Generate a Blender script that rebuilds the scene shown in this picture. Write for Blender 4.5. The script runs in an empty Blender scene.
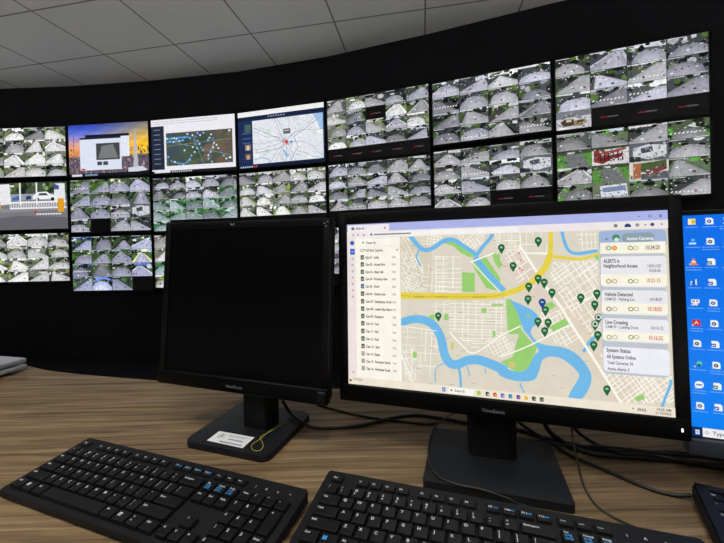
import bpy, bmesh, math, random
from mathutils import Matrix, Vector

scene = bpy.context.scene
COL = scene.collection
DESK_Z = 0.75                       # height of the desk top above the floor

# ----------------------------------------------------------------- colours, materials
def lin(c):
    return c / 12.92 if c <= 0.04045 else ((c + 0.055) / 1.055) ** 2.4

def rgb(r, g, b):
    return (lin(r / 255), lin(g / 255), lin(b / 255), 1.0)

def new_mat(name):
    m = bpy.data.materials.new(name)
    m.use_nodes = True
    nt = m.node_tree
    return m, nt, nt.nodes['Principled BSDF']

def plastic(name, col, rough=0.5, spec=0.5, noise=0.12, scale=300, bump=0.0):
    m, nt, b = new_mat(name)
    tc = nt.nodes.new('ShaderNodeTexCoord')
    n = nt.nodes.new('ShaderNodeTexNoise'); n.inputs['Scale'].default_value = scale
    n.inputs['Detail'].default_value = 3
    nt.links.new(tc.outputs['Object'], n.inputs['Vector'])
    r = nt.nodes.new('ShaderNodeValToRGB')
    c = rgb(*col)
    r.color_ramp.elements[0].position = 0.3; r.color_ramp.elements[1].position = 0.7
    r.color_ramp.elements[0].color = tuple(x * (1 - noise) for x in c[:3]) + (1,)
    r.color_ramp.elements[1].color = tuple(min(1, x * (1 + noise)) for x in c[:3]) + (1,)
    nt.links.new(n.outputs['Fac'], r.inputs['Fac'])
    nt.links.new(r.outputs['Color'], b.inputs['Base Color'])
    b.inputs['Roughness'].default_value = rough
    b.inputs['Specular IOR Level'].default_value = spec
    if bump:
        bp = nt.nodes.new('ShaderNodeBump'); bp.inputs['Strength'].default_value = bump
        bp.inputs['Distance'].default_value = 0.001
        nt.links.new(n.outputs['Fac'], bp.inputs['Height'])
        nt.links.new(bp.outputs['Normal'], b.inputs['Normal'])
    return m

def glow(name, col, strength):
    m, nt, b = new_mat(name)
    b.inputs['Base Color'].default_value = (0.6, 0.6, 0.6, 1)
    b.inputs['Emission Color'].default_value = rgb(*col)
    b.inputs['Emission Strength'].default_value = strength
    return m

def screen_mat(name, strength=1.0, grain=0.0, scale=120.0, spec=0.25):
    """a lit panel: the picture is the colour attribute of its mesh"""
    m, nt, b = new_mat(name)
    at = nt.nodes.new('ShaderNodeAttribute'); at.attribute_name = 'Col'
    out = at.outputs['Color']
    if grain:
        tc = nt.nodes.new('ShaderNodeTexCoord')
        n = nt.nodes.new('ShaderNodeTexNoise'); n.inputs['Scale'].default_value = scale
        n.inputs['Detail'].default_value = 2
        nt.links.new(tc.outputs['Object'], n.inputs['Vector'])
        mr = nt.nodes.new('ShaderNodeMapRange')
        mr.inputs['From Min'].default_value = 0.25; mr.inputs['From Max'].default_value = 0.75
        mr.inputs['To Min'].default_value = 1 - grain; mr.inputs['To Max'].default_value = 1 + grain
        nt.links.new(n.outputs['Fac'], mr.inputs['Value'])
        mx = nt.nodes.new('ShaderNodeVectorMath'); mx.operation = 'SCALE'
        nt.links.new(out, mx.inputs[0]); nt.links.new(mr.outputs['Result'], mx.inputs['Scale'])
        out = mx.outputs['Vector']
    nt.links.new(out, b.inputs['Emission Color'])
    b.inputs['Emission Strength'].default_value = strength
    b.inputs['Base Color'].default_value = (0.004, 0.004, 0.004, 1)
    b.inputs['Roughness'].default_value = 0.35
    b.inputs['Specular IOR Level'].default_value = spec
    return m

def attr_mat(name, rough=0.6):
    m, nt, b = new_mat(name)
    at = nt.nodes.new('ShaderNodeAttribute'); at.attribute_name = 'Col'
    nt.links.new(at.outputs['Color'], b.inputs['Base Color'])
    b.inputs['Roughness'].default_value = rough
    return m

def wood_mat():
    m, nt, b = new_mat('oak_laminate')
    tc = nt.nodes.new('ShaderNodeTexCoord')
    mp = nt.nodes.new('ShaderNodeMapping')
    mp.inputs['Rotation'].default_value = (0, 0, 0.30)
    mp.inputs['Scale'].default_value = (2.0, 58, 1)
    nt.links.new(tc.outputs['Object'], mp.inputs['Vector'])
    n1 = nt.nodes.new('ShaderNodeTexNoise'); n1.inputs['Scale'].default_value = 1.3
    n1.inputs['Detail'].default_value = 5; n1.inputs['Roughness'].default_value = 0.6
    n1.inputs['Distortion'].default_value = 0.5
    nt.links.new(mp.outputs['Vector'], n1.inputs['Vector'])
    r1 = nt.nodes.new('ShaderNodeValToRGB')
    e = r1.color_ramp.elements
    e[0].position = 0.30; e[0].color = rgb(84, 67, 48)
    e[1].position = 0.72; e[1].color = rgb(170, 146, 112)
    k = e.new(0.46); k.color = rgb(127, 104, 76)
    k = e.new(0.56); k.color = rgb(146, 123, 91)
    nt.links.new(n1.outputs['Fac'], r1.inputs['Fac'])
    mp2 = nt.nodes.new('ShaderNodeMapping')
    mp2.inputs['Rotation'].default_value = (0, 0, 0.30)
    mp2.inputs['Scale'].default_value = (10, 420, 1)
    nt.links.new(tc.outputs['Object'], mp2.inputs['Vector'])
    n2 = nt.nodes.new('ShaderNodeTexNoise'); n2.inputs['Scale'].default_value = 1.0
    n2.inputs['Detail'].default_value = 3
    nt.links.new(mp2.outputs['Vector'], n2.inputs['Vector'])
    r2 = nt.nodes.new('ShaderNodeValToRGB')
    r2.color_ramp.elements[0].position = 0.35; r2.color_ramp.elements[0].color = (0.55, 0.52, 0.49, 1)
    r2.color_ramp.elements[1].position = 0.6; r2.color_ramp.elements[1].color = (1, 1, 1, 1)
    nt.links.new(n2.outputs['Fac'], r2.inputs['Fac'])
    mx = nt.nodes.new('ShaderNodeMix'); mx.data_type = 'RGBA'; mx.blend_type = 'MULTIPLY'
    mx.inputs['Factor'].default_value = 0.8
    nt.links.new(r1.outputs['Color'], mx.inputs['A']); nt.links.new(r2.outputs['Color'], mx.inputs['B'])
    nt.links.new(mx.outputs['Result'], b.inputs['Base Color'])
    b.inputs['Roughness'].default_value = 0.5
    b.inputs['Specular IOR Level'].default_value = 0.35
    bp = nt.nodes.new('ShaderNodeBump'); bp.inputs['Strength'].default_value = 0.15
    bp.inputs['Distance'].default_value = 0.0006
    nt.links.new(n2.outputs['Fac'], bp.inputs['Height']); nt.links.new(bp.outputs['Normal'], b.inputs['Normal'])
    return m

def ceiling_mat():
    """mineral tiles in a grid of 0.64 x 0.57 m"""
    m, nt, b = new_mat('ceiling_tiles')
    tc = nt.nodes.new('ShaderNodeTexCoord')
    sx = nt.nodes.new('ShaderNodeSeparateXYZ')
    nt.links.new(tc.outputs['Object'], sx.inputs['Vector'])
    def math_(op, a, c=None):
        n = nt.nodes.new('ShaderNodeMath'); n.operation = op
        for i, v in enumerate((a, c)):
            if v is None: continue
            if isinstance(v, (int, float)): n.inputs[i].default_value = v
            else: nt.links.new(v, n.inputs[i])
        return n.outputs[0]
    lines = []
    for sock, pitch in ((sx.outputs['X'], 0.639), (sx.outputs['Y'], 0.567)):
        t = math_('DIVIDE', sock, pitch)
        f = math_('FRACT', math_('ADD', t, 0.5))
        d = math_('MULTIPLY', math_('ABSOLUTE', math_('SUBTRACT', f, 0.5)), pitch)
        lines.append(d)
    d = math_('MINIMUM', lines[0], lines[1])
    g = math_('LESS_THAN', d, 0.0055)
    n = nt.nodes.new('ShaderNodeTexNoise'); n.inputs['Scale'].default_value = 1.4; n.inputs['Detail'].default_value = 6
    nt.links.new(tc.outputs['Object'], n.inputs['Vector'])
    r = nt.nodes.new('ShaderNodeValToRGB')
    r.color_ramp.elements[0].position = 0.3; r.color_ramp.elements[0].color = rgb(228, 228, 228)
    r.color_ramp.elements[1].position = 0.7; r.color_ramp.elements[1].color = rgb(238, 238, 236)
    nt.links.new(n.outputs['Fac'], r.inputs['Fac'])
    mx = nt.nodes.new('ShaderNodeMix'); mx.data_type = 'RGBA'
    nt.links.new(g, mx.inputs['Factor'])
    nt.links.new(r.outputs['Color'], mx.inputs['A']); mx.inputs['B'].default_value = rgb(140, 136, 130)
    nt.links.new(mx.outputs['Result'], b.inputs['Base Color'])
    b.inputs['Roughness'].default_value = 0.95
    b.inputs['Specular IOR Level'].default_value = 0.1
    return m

M = dict(
    black=plastic('black_plastic', (16, 17, 19), 0.45, 0.3),
    gloss=plastic('glossy_black_bezel', (8, 8, 9), 0.42, 0.15),
    base=plastic('satin_black_base', (20, 23, 28), 0.5, 0.35, bump=0.05, scale=900),
    off=plastic('unlit_screen', (4, 4, 5), 0.35, 0.12, scale=50),
    lip=plastic('dark_slate_lip', (66, 72, 86), 0.5, 0.4),
    keyboard=plastic('keyboard_shell', (21, 22, 25), 0.6, 0.25, bump=0.05, scale=1200),
    key=plastic('key_cap', (14, 15, 18), 0.5, 0.28, bump=0.04, scale=1500),
    white_print=plastic('white_print', (206, 210, 214), 0.6, 0.2),
    blue_print=plastic('blue_print', (70, 165, 250), 0.6, 0.2),
    grey_print=plastic('grey_print', (150, 152, 156), 0.5, 0.3),
    cable=plastic('black_cable', (20, 20, 21), 0.42, 0.5),
    thin_cable=plastic('grey_black_cable', (46, 47, 48), 0.4, 0.55),
    wood=wood_mat(), ceil=ceiling_mat(),
    wallblack=plastic('black_wall_panel', (36, 36, 42), 0.8, 0.15, scale=6),
    floor=plastic('pale_floor_tiles', (216, 216, 214), 0.6, 0.3, scale=20),
    frame=plastic('display_frame', (9, 9, 10), 0.45, 0.3),
    silver=plastic('silver_shell', (176, 182, 194), 0.4, 0.5),
    steel=plastic('desk_leg_grey', (58, 60, 64), 0.5, 0.5),
    rubber=plastic('rubber', (18, 18, 18), 0.8, 0.2),
    yellow=plastic('yellow_string', (214, 205, 90), 0.7, 0.3, scale=2000),
    white=plastic('white_frame', (225, 226, 228), 0.5, 0.4),
    paper=attr_mat('printed_paper'),
    lamp=glow('lamp_diffuser', (255, 250, 240), 1.2),
    led=glow('white_led', (250, 250, 255), 1.2),
    wallscreen=screen_mat('video_wall_feeds', 1.0, 0.20, 45.0),
    wallpicture=screen_mat('video_wall_picture', 1.0, 0.10, 70.0),
    deskscreen=screen_mat('monitor_picture', 1.0, 0.04, 60.0),
)

# ----------------------------------------------------------------- objects
def tag(o, label, cat, group=None):
    o['label'] = label; o['category'] = cat
    if group: o['group'] = group
    return o

def thing(name, label, cat, loc, yaw=0.0, group=None):
    o = bpy.data.objects.new(name, None)
    o.empty_display_size = 0.05
    COL.objects.link(o)
    o.location = loc; o.rotation_euler = (0, 0, yaw)
    return tag(o, label, cat, group)

def link_mesh(name, me, parent=None):
    o = bpy.data.objects.new(name, me)
    COL.objects.link(o)
    if parent is not None: o.parent = parent
    return o

def finish(bm, name, mats, parent=None, matrix=None, smooth=None):
    if matrix is not None: bmesh.ops.transform(bm, matrix=matrix, verts=bm.verts)
    bmesh.ops.recalc_face_normals(bm, faces=bm.faces)
    me = bpy.data.meshes.new(name)
    if smooth:
        for f in bm.faces: f.smooth = True
        for e in bm.edges:
            if len(e.link_faces) == 2 and e.calc_face_angle(0) > smooth: e.smooth = False
    bm.to_mesh(me); bm.free()
    for m in (mats if isinstance(mats, (list, tuple)) else [mats]): me.materials.append(m)
    return link_mesh(name, me, parent)

def add_box(bm, x0, x1, y0, y1, z0, z1, bevel=0.0, seg=2):
    r = bmesh.ops.create_cube(bm, size=1.0)
    vs = r['verts']
    for v in vs:
        v.co = Vector((x0 if v.co.x < 0 else x1, y0 if v.co.y < 0 else y1, z0 if v.co.z < 0 else z1))
    if bevel:
        es = list({e for v in vs for e in v.link_edges})
        bmesh.ops.bevel(bm, geom=es, offset=bevel, segments=seg, profile=0.5, affect='EDGES')

def box(name, dims, mat, parent=None, bevel=0.0, seg=2, matrix=None):
    bm = bmesh.new(); add_box(bm, *dims, bevel=bevel, seg=seg)
    return finish(bm, name, mat, parent, matrix, smooth=math.radians(50))

def round_rect(w, d, r, n=6):
    pts = []
    for cx, cy, a0 in ((w/2-r, d/2-r, 0), (-w/2+r, d/2-r, 90), (-w/2+r, -d/2+r, 180), (w/2-r, -d/2+r, 270)):
        for i in range(n + 1):
            a = math.radians(a0 + 90 * i / n)
            pts.append((cx + r * math.cos(a), cy + r * math.sin(a)))
    return pts

def add_prism(bm, pts, z0, z1, bevel=0.0, seg=2):
    lo = [bm.verts.new((x, y, z0)) for x, y in pts]
    hi = [bm.verts.new((x, y, z1)) for x, y in pts]
    n = len(pts)
    bm.faces.new(lo[::-1]); top = bm.faces.new(hi)
    for i in range(n): bm.faces.new((lo[i], lo[(i+1) % n], hi[(i+1) % n], hi[i]))
    if bevel:
        bmesh.ops.bevel(bm, geom=list(top.edges), offset=bevel, segments=seg, profile=0.5, affect='EDGES')

def catmull(pts, n=8):
    P = [Vector(p) for p in pts]
    P = [P[0] * 2 - P[1]] + P + [P[-1] * 2 - P[-2]]
    out = []
    for i in range(1, len(P) - 2):
        a, b, c, d = P[i-1], P[i], P[i+1], P[i+2]
        for k in range(n):
            t = k / n
            out.append(0.5 * ((2*b) + (c-a)*t + (2*a-5*b+4*c-d)*t*t + (3*b-a-3*c+d)*t*t*t))
    out.append(P[-2].copy())
    return out

def tube(name, pts, r, mat, parent=None, n=8, seg=8):
    path = catmull(pts, n)
    bm = bmesh.new(); rings = []
    t0 = (path[1] - path[0]).normalized()
    nrm = t0.cross(Vector((0, 0, 1)))
    if nrm.length < 1e-4: nrm = Vector((1, 0, 0))
    nrm.normalize()
    for i, p in enumerate(path):
        t = (path[min(i+1, len(path)-1)] - path[max(i-1, 0)]).normalized()
        nrm = (nrm - t * nrm.dot(t)).normalized(); bi = t.cross(nrm)
        rings.append([bm.verts.new(p + (nrm * math.cos(a) + bi * math.sin(a)) * r)
                      for a in (2 * math.pi * k / seg for k in range(seg))])
    for A, B in zip(rings, rings[1:]):
        for k in range(seg): bm.faces.new((A[k], A[(k+1) % seg], B[(k+1) % seg], B[k]))
    bm.faces.new(rings[0][::-1]); bm.faces.new(rings[-1])
    return finish(bm, name, mat, parent, smooth=math.radians(60))

# ----------------------------------------------------------------- lettering
_tx = {}
def text_shape(s, bold=0.0):
    """triangles of a string at em size 1, and its width"""
    if (s, bold) not in _tx:
        c = bpy.data.curves.new('lettering', 'FONT'); c.body = s; c.size = 1.0; c.resolution_u = 2; c.offset = bold
        o = bpy.data.objects.new('lettering', c); COL.objects.link(o)
        dg = bpy.context.evaluated_depsgraph_get()
        me = bpy.data.meshes.new_from_object(o.evaluated_get(dg))
        polys = [[(me.vertices[i].co.x, me.vertices[i].co.y) for i in p.vertices] for p in me.polygons]
        w = max((x for p in polys for x, y in p), default=0.5)
        bpy.data.meshes.remove(me); bpy.data.objects.remove(o); bpy.data.curves.remove(c)
        _tx[(s, bold)] = (polys, w)
    return _tx[(s, bold)]

# ----------------------------------------------------------------- flat pictures on screens
class Painter:
    """coloured polygons laid on a w x h panel; u runs right, v runs down, both 0..1"""
    def __init__(self, w, h, eps=1.2e-5):
        self.w, self.h, self.eps = w, h, eps
        self.v, self.f, self.c = [], [], []
    def poly(self, pts, col, layer):
        if len(pts) < 3: return
        a = sum(pts[i][0] * pts[(i+1) % len(pts)][1] - pts[(i+1) % len(pts)][0] * pts[i][1] for i in range(len(pts)))
        if abs(a) < 1e-9: return
        if a > 0: pts = pts[::-1]
        k = len(self.v)
        for u, v in pts: self.v.append(((u - 0.5) * self.w, -layer * self.eps, (0.5 - v) * self.h))
        self.f.append(list(range(k, k + len(pts)))); self.c.append(rgb(*col))
    def rect(self, u0, v0, u1, v1, col, layer):
        self.poly([(u0, v0), (u1, v0), (u1, v1), (u0, v1)], col, layer)
    def disc(self, u, v, r, col, layer, n=14, sq=None):
        k = self.w / self.h
        self.poly([(u + r * math.cos(2*math.pi*i/n), v + r * k * math.sin(2*math.pi*i/n)) for i in range(n)], col, layer)
    def ribbon(self, pts, wd, col, layer):
        k = self.w / self.h
        for (a, b), (c, d) in zip(pts, pts[1:]):
            dx, dy = c - a, (d - b) / k
            L = math.hypot(dx, dy)
            if L < 1e-9: continue
            nx, ny = -dy / L * wd / 2, dx / L * wd / 2 * k
            self.poly([(a+nx, b+ny), (c+nx, d+ny), (c-nx, d-ny), (a-nx, b-ny)], col, layer)
    def text(self, u, v, s, height, col, layer, width=None, slant=0.0, bold=0.022):
        """baseline left end at (u, v); capital height as a share of h; width as a share of w"""
        polys, tw = text_shape(s, bold)
        sy = height / 0.7
        sx = (width / tw) if width else sy * self.h / self.w
        for p in polys:
            self.poly([(u + (x + slant * y) * sx, v - y * sy) for x, y in p], col, layer)
    def build(self, name, mat, parent=None, matrix=None):
        me = bpy.data.meshes.new(name)
        me.from_pydata(self.v, [], self.f)
        at = me.color_attributes.new('Col', 'FLOAT_COLOR', 'CORNER')
        i = 0
        for f, c in zip(self.f, self.c):
            for _ in f:
                at.data[i].color = c; i += 1
        if matrix is not None: me.transform(matrix)
        me.materials.append(mat)
        return link_mesh(name, me, parent)

def clip(pts, x0, y0, x1, y1):
    for ax, lim, sg in ((0, x0, 1), (0, x1, -1), (1, y0, 1), (1, y1, -1)):
        out = []
        for i in range(len(pts)):
            a, b = pts[i-1], pts[i]
            da, db = (a[ax] - lim) * sg, (b[ax] - lim) * sg
            if (da >= 0) != (db >= 0):
                t = da / (da - db)
                out.append((a[0] + (b[0]-a[0]) * t, a[1] + (b[1]-a[1]) * t))
            if db >= 0: out.append(b)
        pts = out
        if not pts: return []
    return pts

# ----------------------------------------------------------------- camera
F, CX, CY = 367.52, 352.26, 249.69
PITCH, ROLL, EYE = 0.009, -0.0255, 0.3591
fw = Vector((0, math.cos(PITCH), -math.sin(PITCH)))
rt0 = Vector((1, 0, 0)); up0 = rt0.cross(fw)
rt = math.cos(ROLL) * rt0 + math.sin(ROLL) * up0
up = -math.sin(ROLL) * rt0 + math.cos(ROLL) * up0
cam = bpy.data.cameras.new('camera'); cob = bpy.data.objects.new('camera', cam); COL.objects.link(cob)
cam.sensor_fit = 'HORIZONTAL'; cam.sensor_width = 36.0; cam.lens = F / 724 * 36
cam.shift_x = (362 - CX) / 724; cam.shift_y = (CY - 271.5) / 724
cam.clip_start = 0.02; cam.clip_end = 60
cob.matrix_world = Matrix(((rt.x, up.x, -fw.x, 0), (rt.y, up.y, -fw.y, 0), (rt.z, up.z, -fw.z, DESK_Z + EYE), (0, 0, 0, 1)))
scene.camera = cob

def desk_at(px, py, z=0.0):
    """the spot of the desk (height z above its top) that the photograph shows at px, py"""
    d = (px - CX) / F * rt - (py - CY) / F * up + fw
    k = (z - EYE) / d.z
    return Vector((d.x * k, d.y * k, DESK_Z + z))

def photo_px(p):
    q = Vector(p) - Vector((0, 0, DESK_Z + EYE)); y = q.dot(fw)
    return (CX + F * q.dot(rt) / y, CY - F * q.dot(up) / y, y) if y > 0.01 else (-999, -999, y)

# ----------------------------------------------------------------- the setting
CEIL_Z = DESK_Z + 1.967
BND = [(-3.5094, 3.5119), (-2.6747, 3.4900), (-1.8502, 3.4162), (-1.0045, 3.2870), (-0.1933, 3.0686), (0.6154, 2.7650), (1.3622, 2.4503), (2.1186, 2.1429)]
# upper and lower edge of every lit picture above the desk top
LIT = {(0, 0): (1.564, 1.098), (0, 1): (1.043, .599), (0, 2): (.555, .101), (1, 0): (1.569, 1.080), (1, 1): (1.050, .558), (1, 2): (.513, .002),
       (2, 0): (1.571, 1.077), (2, 1): (1.032, .545), (2, 2): (.505, .020), (3, 0): (1.569, 1.073), (3, 1): (1.030, .550), (4, 0): (1.566, 1.063),
       (4, 1): (1.035, .560), (4, 2): (.515, .040), (5, 0): (1.556, 1.100), (5, 1): (1.048, .620), (6, 0): (1.557, 1.090), (6, 1): (1.061, .613)}
THICK = 0.055

def wall_line(off):
    """the front line of the displays, moved back by off; longer at both ends"""
    P = [Vector(p) for p in BND]
    d0 = (P[0] - P[1]).normalized(); d1 = (P[-1] - P[-2]).normalized()
    P = [P[0] + d0 * 2.0] + P + [P[-1] + d1 * 2.2]
    N = []
    for i in range(len(P)):
        t = (P[min(i+1, len(P)-1)] - P[max(i-1, 0)]).normalized()
        N.append(Vector((-t.y, t.x)))
    return [p + n * off for p, n in zip(P, N)]

bm = bmesh.new()
fr, bk = wall_line(THICK + 0.001), wall_line(THICK + 0.12)
ring = fr + bk[::-1]
add_prism(bm, [(p.x, p.y) for p in ring], 0.0, CEIL_Z)
o = finish(bm, 'wall_back', M['wallblack']); o['kind'] = 'structure'

bm = bmesh.new()                                                    # added black slab hiding the pale floor, so the wall foot stays dark
pr, fr0 = wall_line(THICK + 0.0005), wall_line(-1.3)
add_prism(bm, [(p.x, p.y) for p in fr0 + pr[::-1]], 0.0, 0.10)
o = finish(bm, 'added_floor_cover_1', M['wallblack']); o['kind'] = 'structure'
bm = bmesh.new(); add_box(bm, -6.2, 5.6, -5.2, 4.4, -0.05, 0.0)
o = finish(bm, 'floor', M['floor']); o['kind'] = 'structure'

ct = bpy.data.meshes.new('ceiling')
bm = bmesh.new(); add_box(bm, -6.4, 6.4, -5.8, 3.4, 0.0, 0.04)
o = finish(bm, 'ceiling', M['ceil']); o['kind'] = 'structure'
o.location = (-2.077, 2.441, CEIL_Z); o.rotation_euler = (0, 0, math.radians(-10.7))
bpy.data.meshes.remove(ct)

# ----------------------------------------------------------------- camera feeds of the video wall
def feed(P, x0, y0, x1, y1, style, rng):
    W, H = x1 - x0, y1 - y0
    lay = [1]
    def pl(pts, col, jit=10):
        j = rng.randint(-jit, jit)
        c = tuple(max(0, min(255, k + j)) for k in col)
        q = clip([(x0 + u * W, y0 + v * H) for u, v in pts], x0, y0, x1, y1)
        if len(q) > 2: P.poly(q, c, lay[0])
        lay[0] += 1
    def blob(u, v, ru, rv, col):
        n = rng.randint(5, 8)
        pl([(u + ru * rng.uniform(.6, 1.2) * math.cos(2*math.pi*i/n), v + rv * rng.uniform(.6, 1.2) * math.sin(2*math.pi*i/n)) for i in range(n)], col, 16)
    S = dict(
        bright=dict(bg=(104, 110, 96), sky=(236, 238, 238), road=(198, 198, 200), dark=(40, 46, 36), green=(140, 158, 74), lite=(228, 230, 226)),
        grey=dict(bg=(70, 74, 72), sky=(205, 208, 210), road=(164, 164, 170), dark=(24, 28, 26), green=(84, 112, 48), lite=(206, 208, 208)),
        lilac=dict(bg=(66, 70, 74), sky=(206, 210, 222), road=(162, 162, 176), dark=(24, 26, 30), green=(78, 108, 46), lite=(204, 206, 216)),
        green=dict(bg=(74, 110, 78), sky=(190, 206, 206), road=(150, 166, 172), dark=(24, 56, 32), green=(52, 156, 66), lite=(190, 214, 206)),
        verge=dict(bg=(70, 88, 62), sky=(150, 160, 176), road=(148, 150, 170), dark=(20, 32, 22), green=(70, 120, 40), lite=(206, 206, 160)),
        blue=dict(bg=(64, 80, 76), sky=(96, 128, 214), road=(164, 168, 198), dark=(20, 28, 26), green=(82, 118, 62), lite=(222, 226, 240)),
        lawn=dict(bg=(92, 108, 82), sky=(196, 206, 222), road=(140, 142, 146), dark=(26, 32, 24), green=(92, 168, 54), lite=(216, 218, 218)),
    )[style]
    g_ = rng.choice([.78, .9, 1, 1, 1.08, 1.18]); S = {k: tuple(min(246, c * (g_ if k in ('road', 'lite', 'sky') else 1)) for c in v) for k, v in S.items()}
    pl([(0, 0), (1, 0), (1, 1), (0, 1)], S['bg'], 18)
    hz = rng.uniform(.10, .34)
    if rng.random() < .5: pl([(0, 0), (1, 0), (1, hz * .8), (0, hz * rng.uniform(.3, 1))], S['sky'])
    for _ in range(rng.randint(7, 11)):
        blob(rng.random(), rng.uniform(0, .4), rng.uniform(.05, .18), rng.uniform(.06, .2), S[rng.choice(['dark', 'dark', 'dark', 'green', 'bg', 'lite'])])
    for _ in range(rng.randint(2, 4)):
        blob(rng.choice([rng.uniform(0, .15), rng.uniform(.85, 1)]), rng.uniform(.4, 1), rng.uniform(.08, .2), rng.uniform(.12, .3), S[rng.choice(['green', 'dark', 'dark'])])
    kind = rng.random()
    road = S['road']; up_ = lambda k: tuple(min(244, c + k) for c in road)
    vx = rng.uniform(.15, .85); bl, br = rng.uniform(-.4, .15), rng.uniform(.85, 1.4)
    if kind < .45:                                                    # a wide crossing seen from a mast: a rounded fan of tarmac
        cx, rx, ry = rng.uniform(.35, .65), rng.uniform(.42, .62), rng.uniform(.55, .8)
        for k, (f, d) in enumerate(((1, -14), (.86, 0), (.66, 12), (.42, 22))):
            pl([(cx + rx * f * math.cos(math.pi * i / 10) * rng.uniform(.92, 1.06), 1.02 - ry * f * math.sin(math.pi * i / 10) * rng.uniform(.94, 1.05)) for i in range(11)], up_(d), 4)
        shape = lambda v: (cx - rx * .7, cx + rx * .7)
        hz = 1.02 - ry
    elif kind < .62:                                                  # a street running off to one side
        sd = rng.choice((0, 1)); y0_, y1_ = hz + .02, rng.uniform(.55, .85)
        q = [(-.1, y0_), (.25, hz), (1.1, y1_ + .3), (1.1, 1.1), (-.1, 1.1)]
        for d in (0, .14, .3): pl([((1 - u) if sd else u, v + (d if i < 3 else 0)) for i, (u, v) in enumerate(q)], up_(d * 60 - 8), 4)
        shape = lambda v: (.1, .9)
    else:                                                             # a street straight ahead
        t = rng.uniform(.03, .14)
        pl([(vx - t - .04, hz), (vx + t + .04, hz), (br + .16, 1), (bl - .16, 1)], S[rng.choice(['lite', 'bg', 'green', 'dark'])])
        for f, d in ((1, -12), (.78, 2), (.5, 14)):
            pl([(vx - t * f, hz), (vx + t * f, hz), (vx + (br - vx) * f, 1), (vx + (bl - vx) * f, 1)], up_(d), 4)
        for _ in range(rng.randint(0, 2)):
            k = rng.uniform(.2, .8); bx = bl + (br - bl) * k; tx = vx - t + 2 * t * k
            pl([(tx, hz), (tx + .01, hz), (bx + .03, 1), (bx, 1)], up_(34))
        shape = lambda v: (vx + (bl - vx) * (v - hz) / (1 - hz), vx + (br - vx) * (v - hz) / (1 - hz))
    if rng.random() < .22:                                            # a zebra crossing
        vz = rng.uniform(.5, .8)
        for i in range(9):
            u = .06 + i * .10
            pl([(u, vz), (u + .045, vz), (u + .02, vz + .09), (u - .025, vz + .09)], (228, 228, 228), 4)
    for _ in range(rng.randint(2, 6)):                                # cars and riders
        v = rng.uniform(hz + .05, .85); k = max(0, (v - hz) / (1 - hz)); lo_, hi_ = shape(v)
        cx_ = rng.uniform(lo_ + .05, max(hi_ - .05, lo_ + .06)); z = .014 + .035 * k
        col = rng.choice([(40, 42, 46), (228, 230, 232), (52, 54, 62), (236, 236, 236), (34, 36, 40), (96, 100, 112), (130, 62, 58)])
        pl([(cx_ - z, v - z * 1.2), (cx_ + z * .7, v - z * 1.4), (cx_ + z, v + z * .7), (cx_ - z, v + z * .8)], col, 6)
    for _ in range(rng.randint(26, 36)):                              # poles, windows, signs, leaves
        u, v = rng.random(), hz + rng.gauss(-.04, .10)
        if rng.random() < .25: u, v = rng.choice([rng.uniform(0, .14), rng.uniform(.86, 1)]), rng.random()
        a_, b_ = rng.uniform(.008, .05), rng.uniform(.015, .07)
        pl([(u, v), (u + a_, v + rng.uniform(-.02, .02)), (u + a_ * .9, v + b_), (u, v + b_ * .8)], rng.choice([(18, 20, 20), (238, 240, 240), (26, 30, 28), (222, 224, 222), S['green'], S['dark'], S['dark'], S['lite']]), 14)
    pl([(.02, .02), (.42, .02), (.42, .05), (.02, .05)], (214, 214, 216), 4)         # clock line of the recorder
    pl([(.66, .93), (.97, .93), (.97, .96), (.66, .96)], (206, 206, 208), 4)
    pl([(.985, 0), (1, 0), (1, 1), (.985, 1)], (40, 42, 44), 4)
    pl([(0, .98), (1, .98), (1, 1), (0, 1)], (44, 46, 48), 4)

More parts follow.
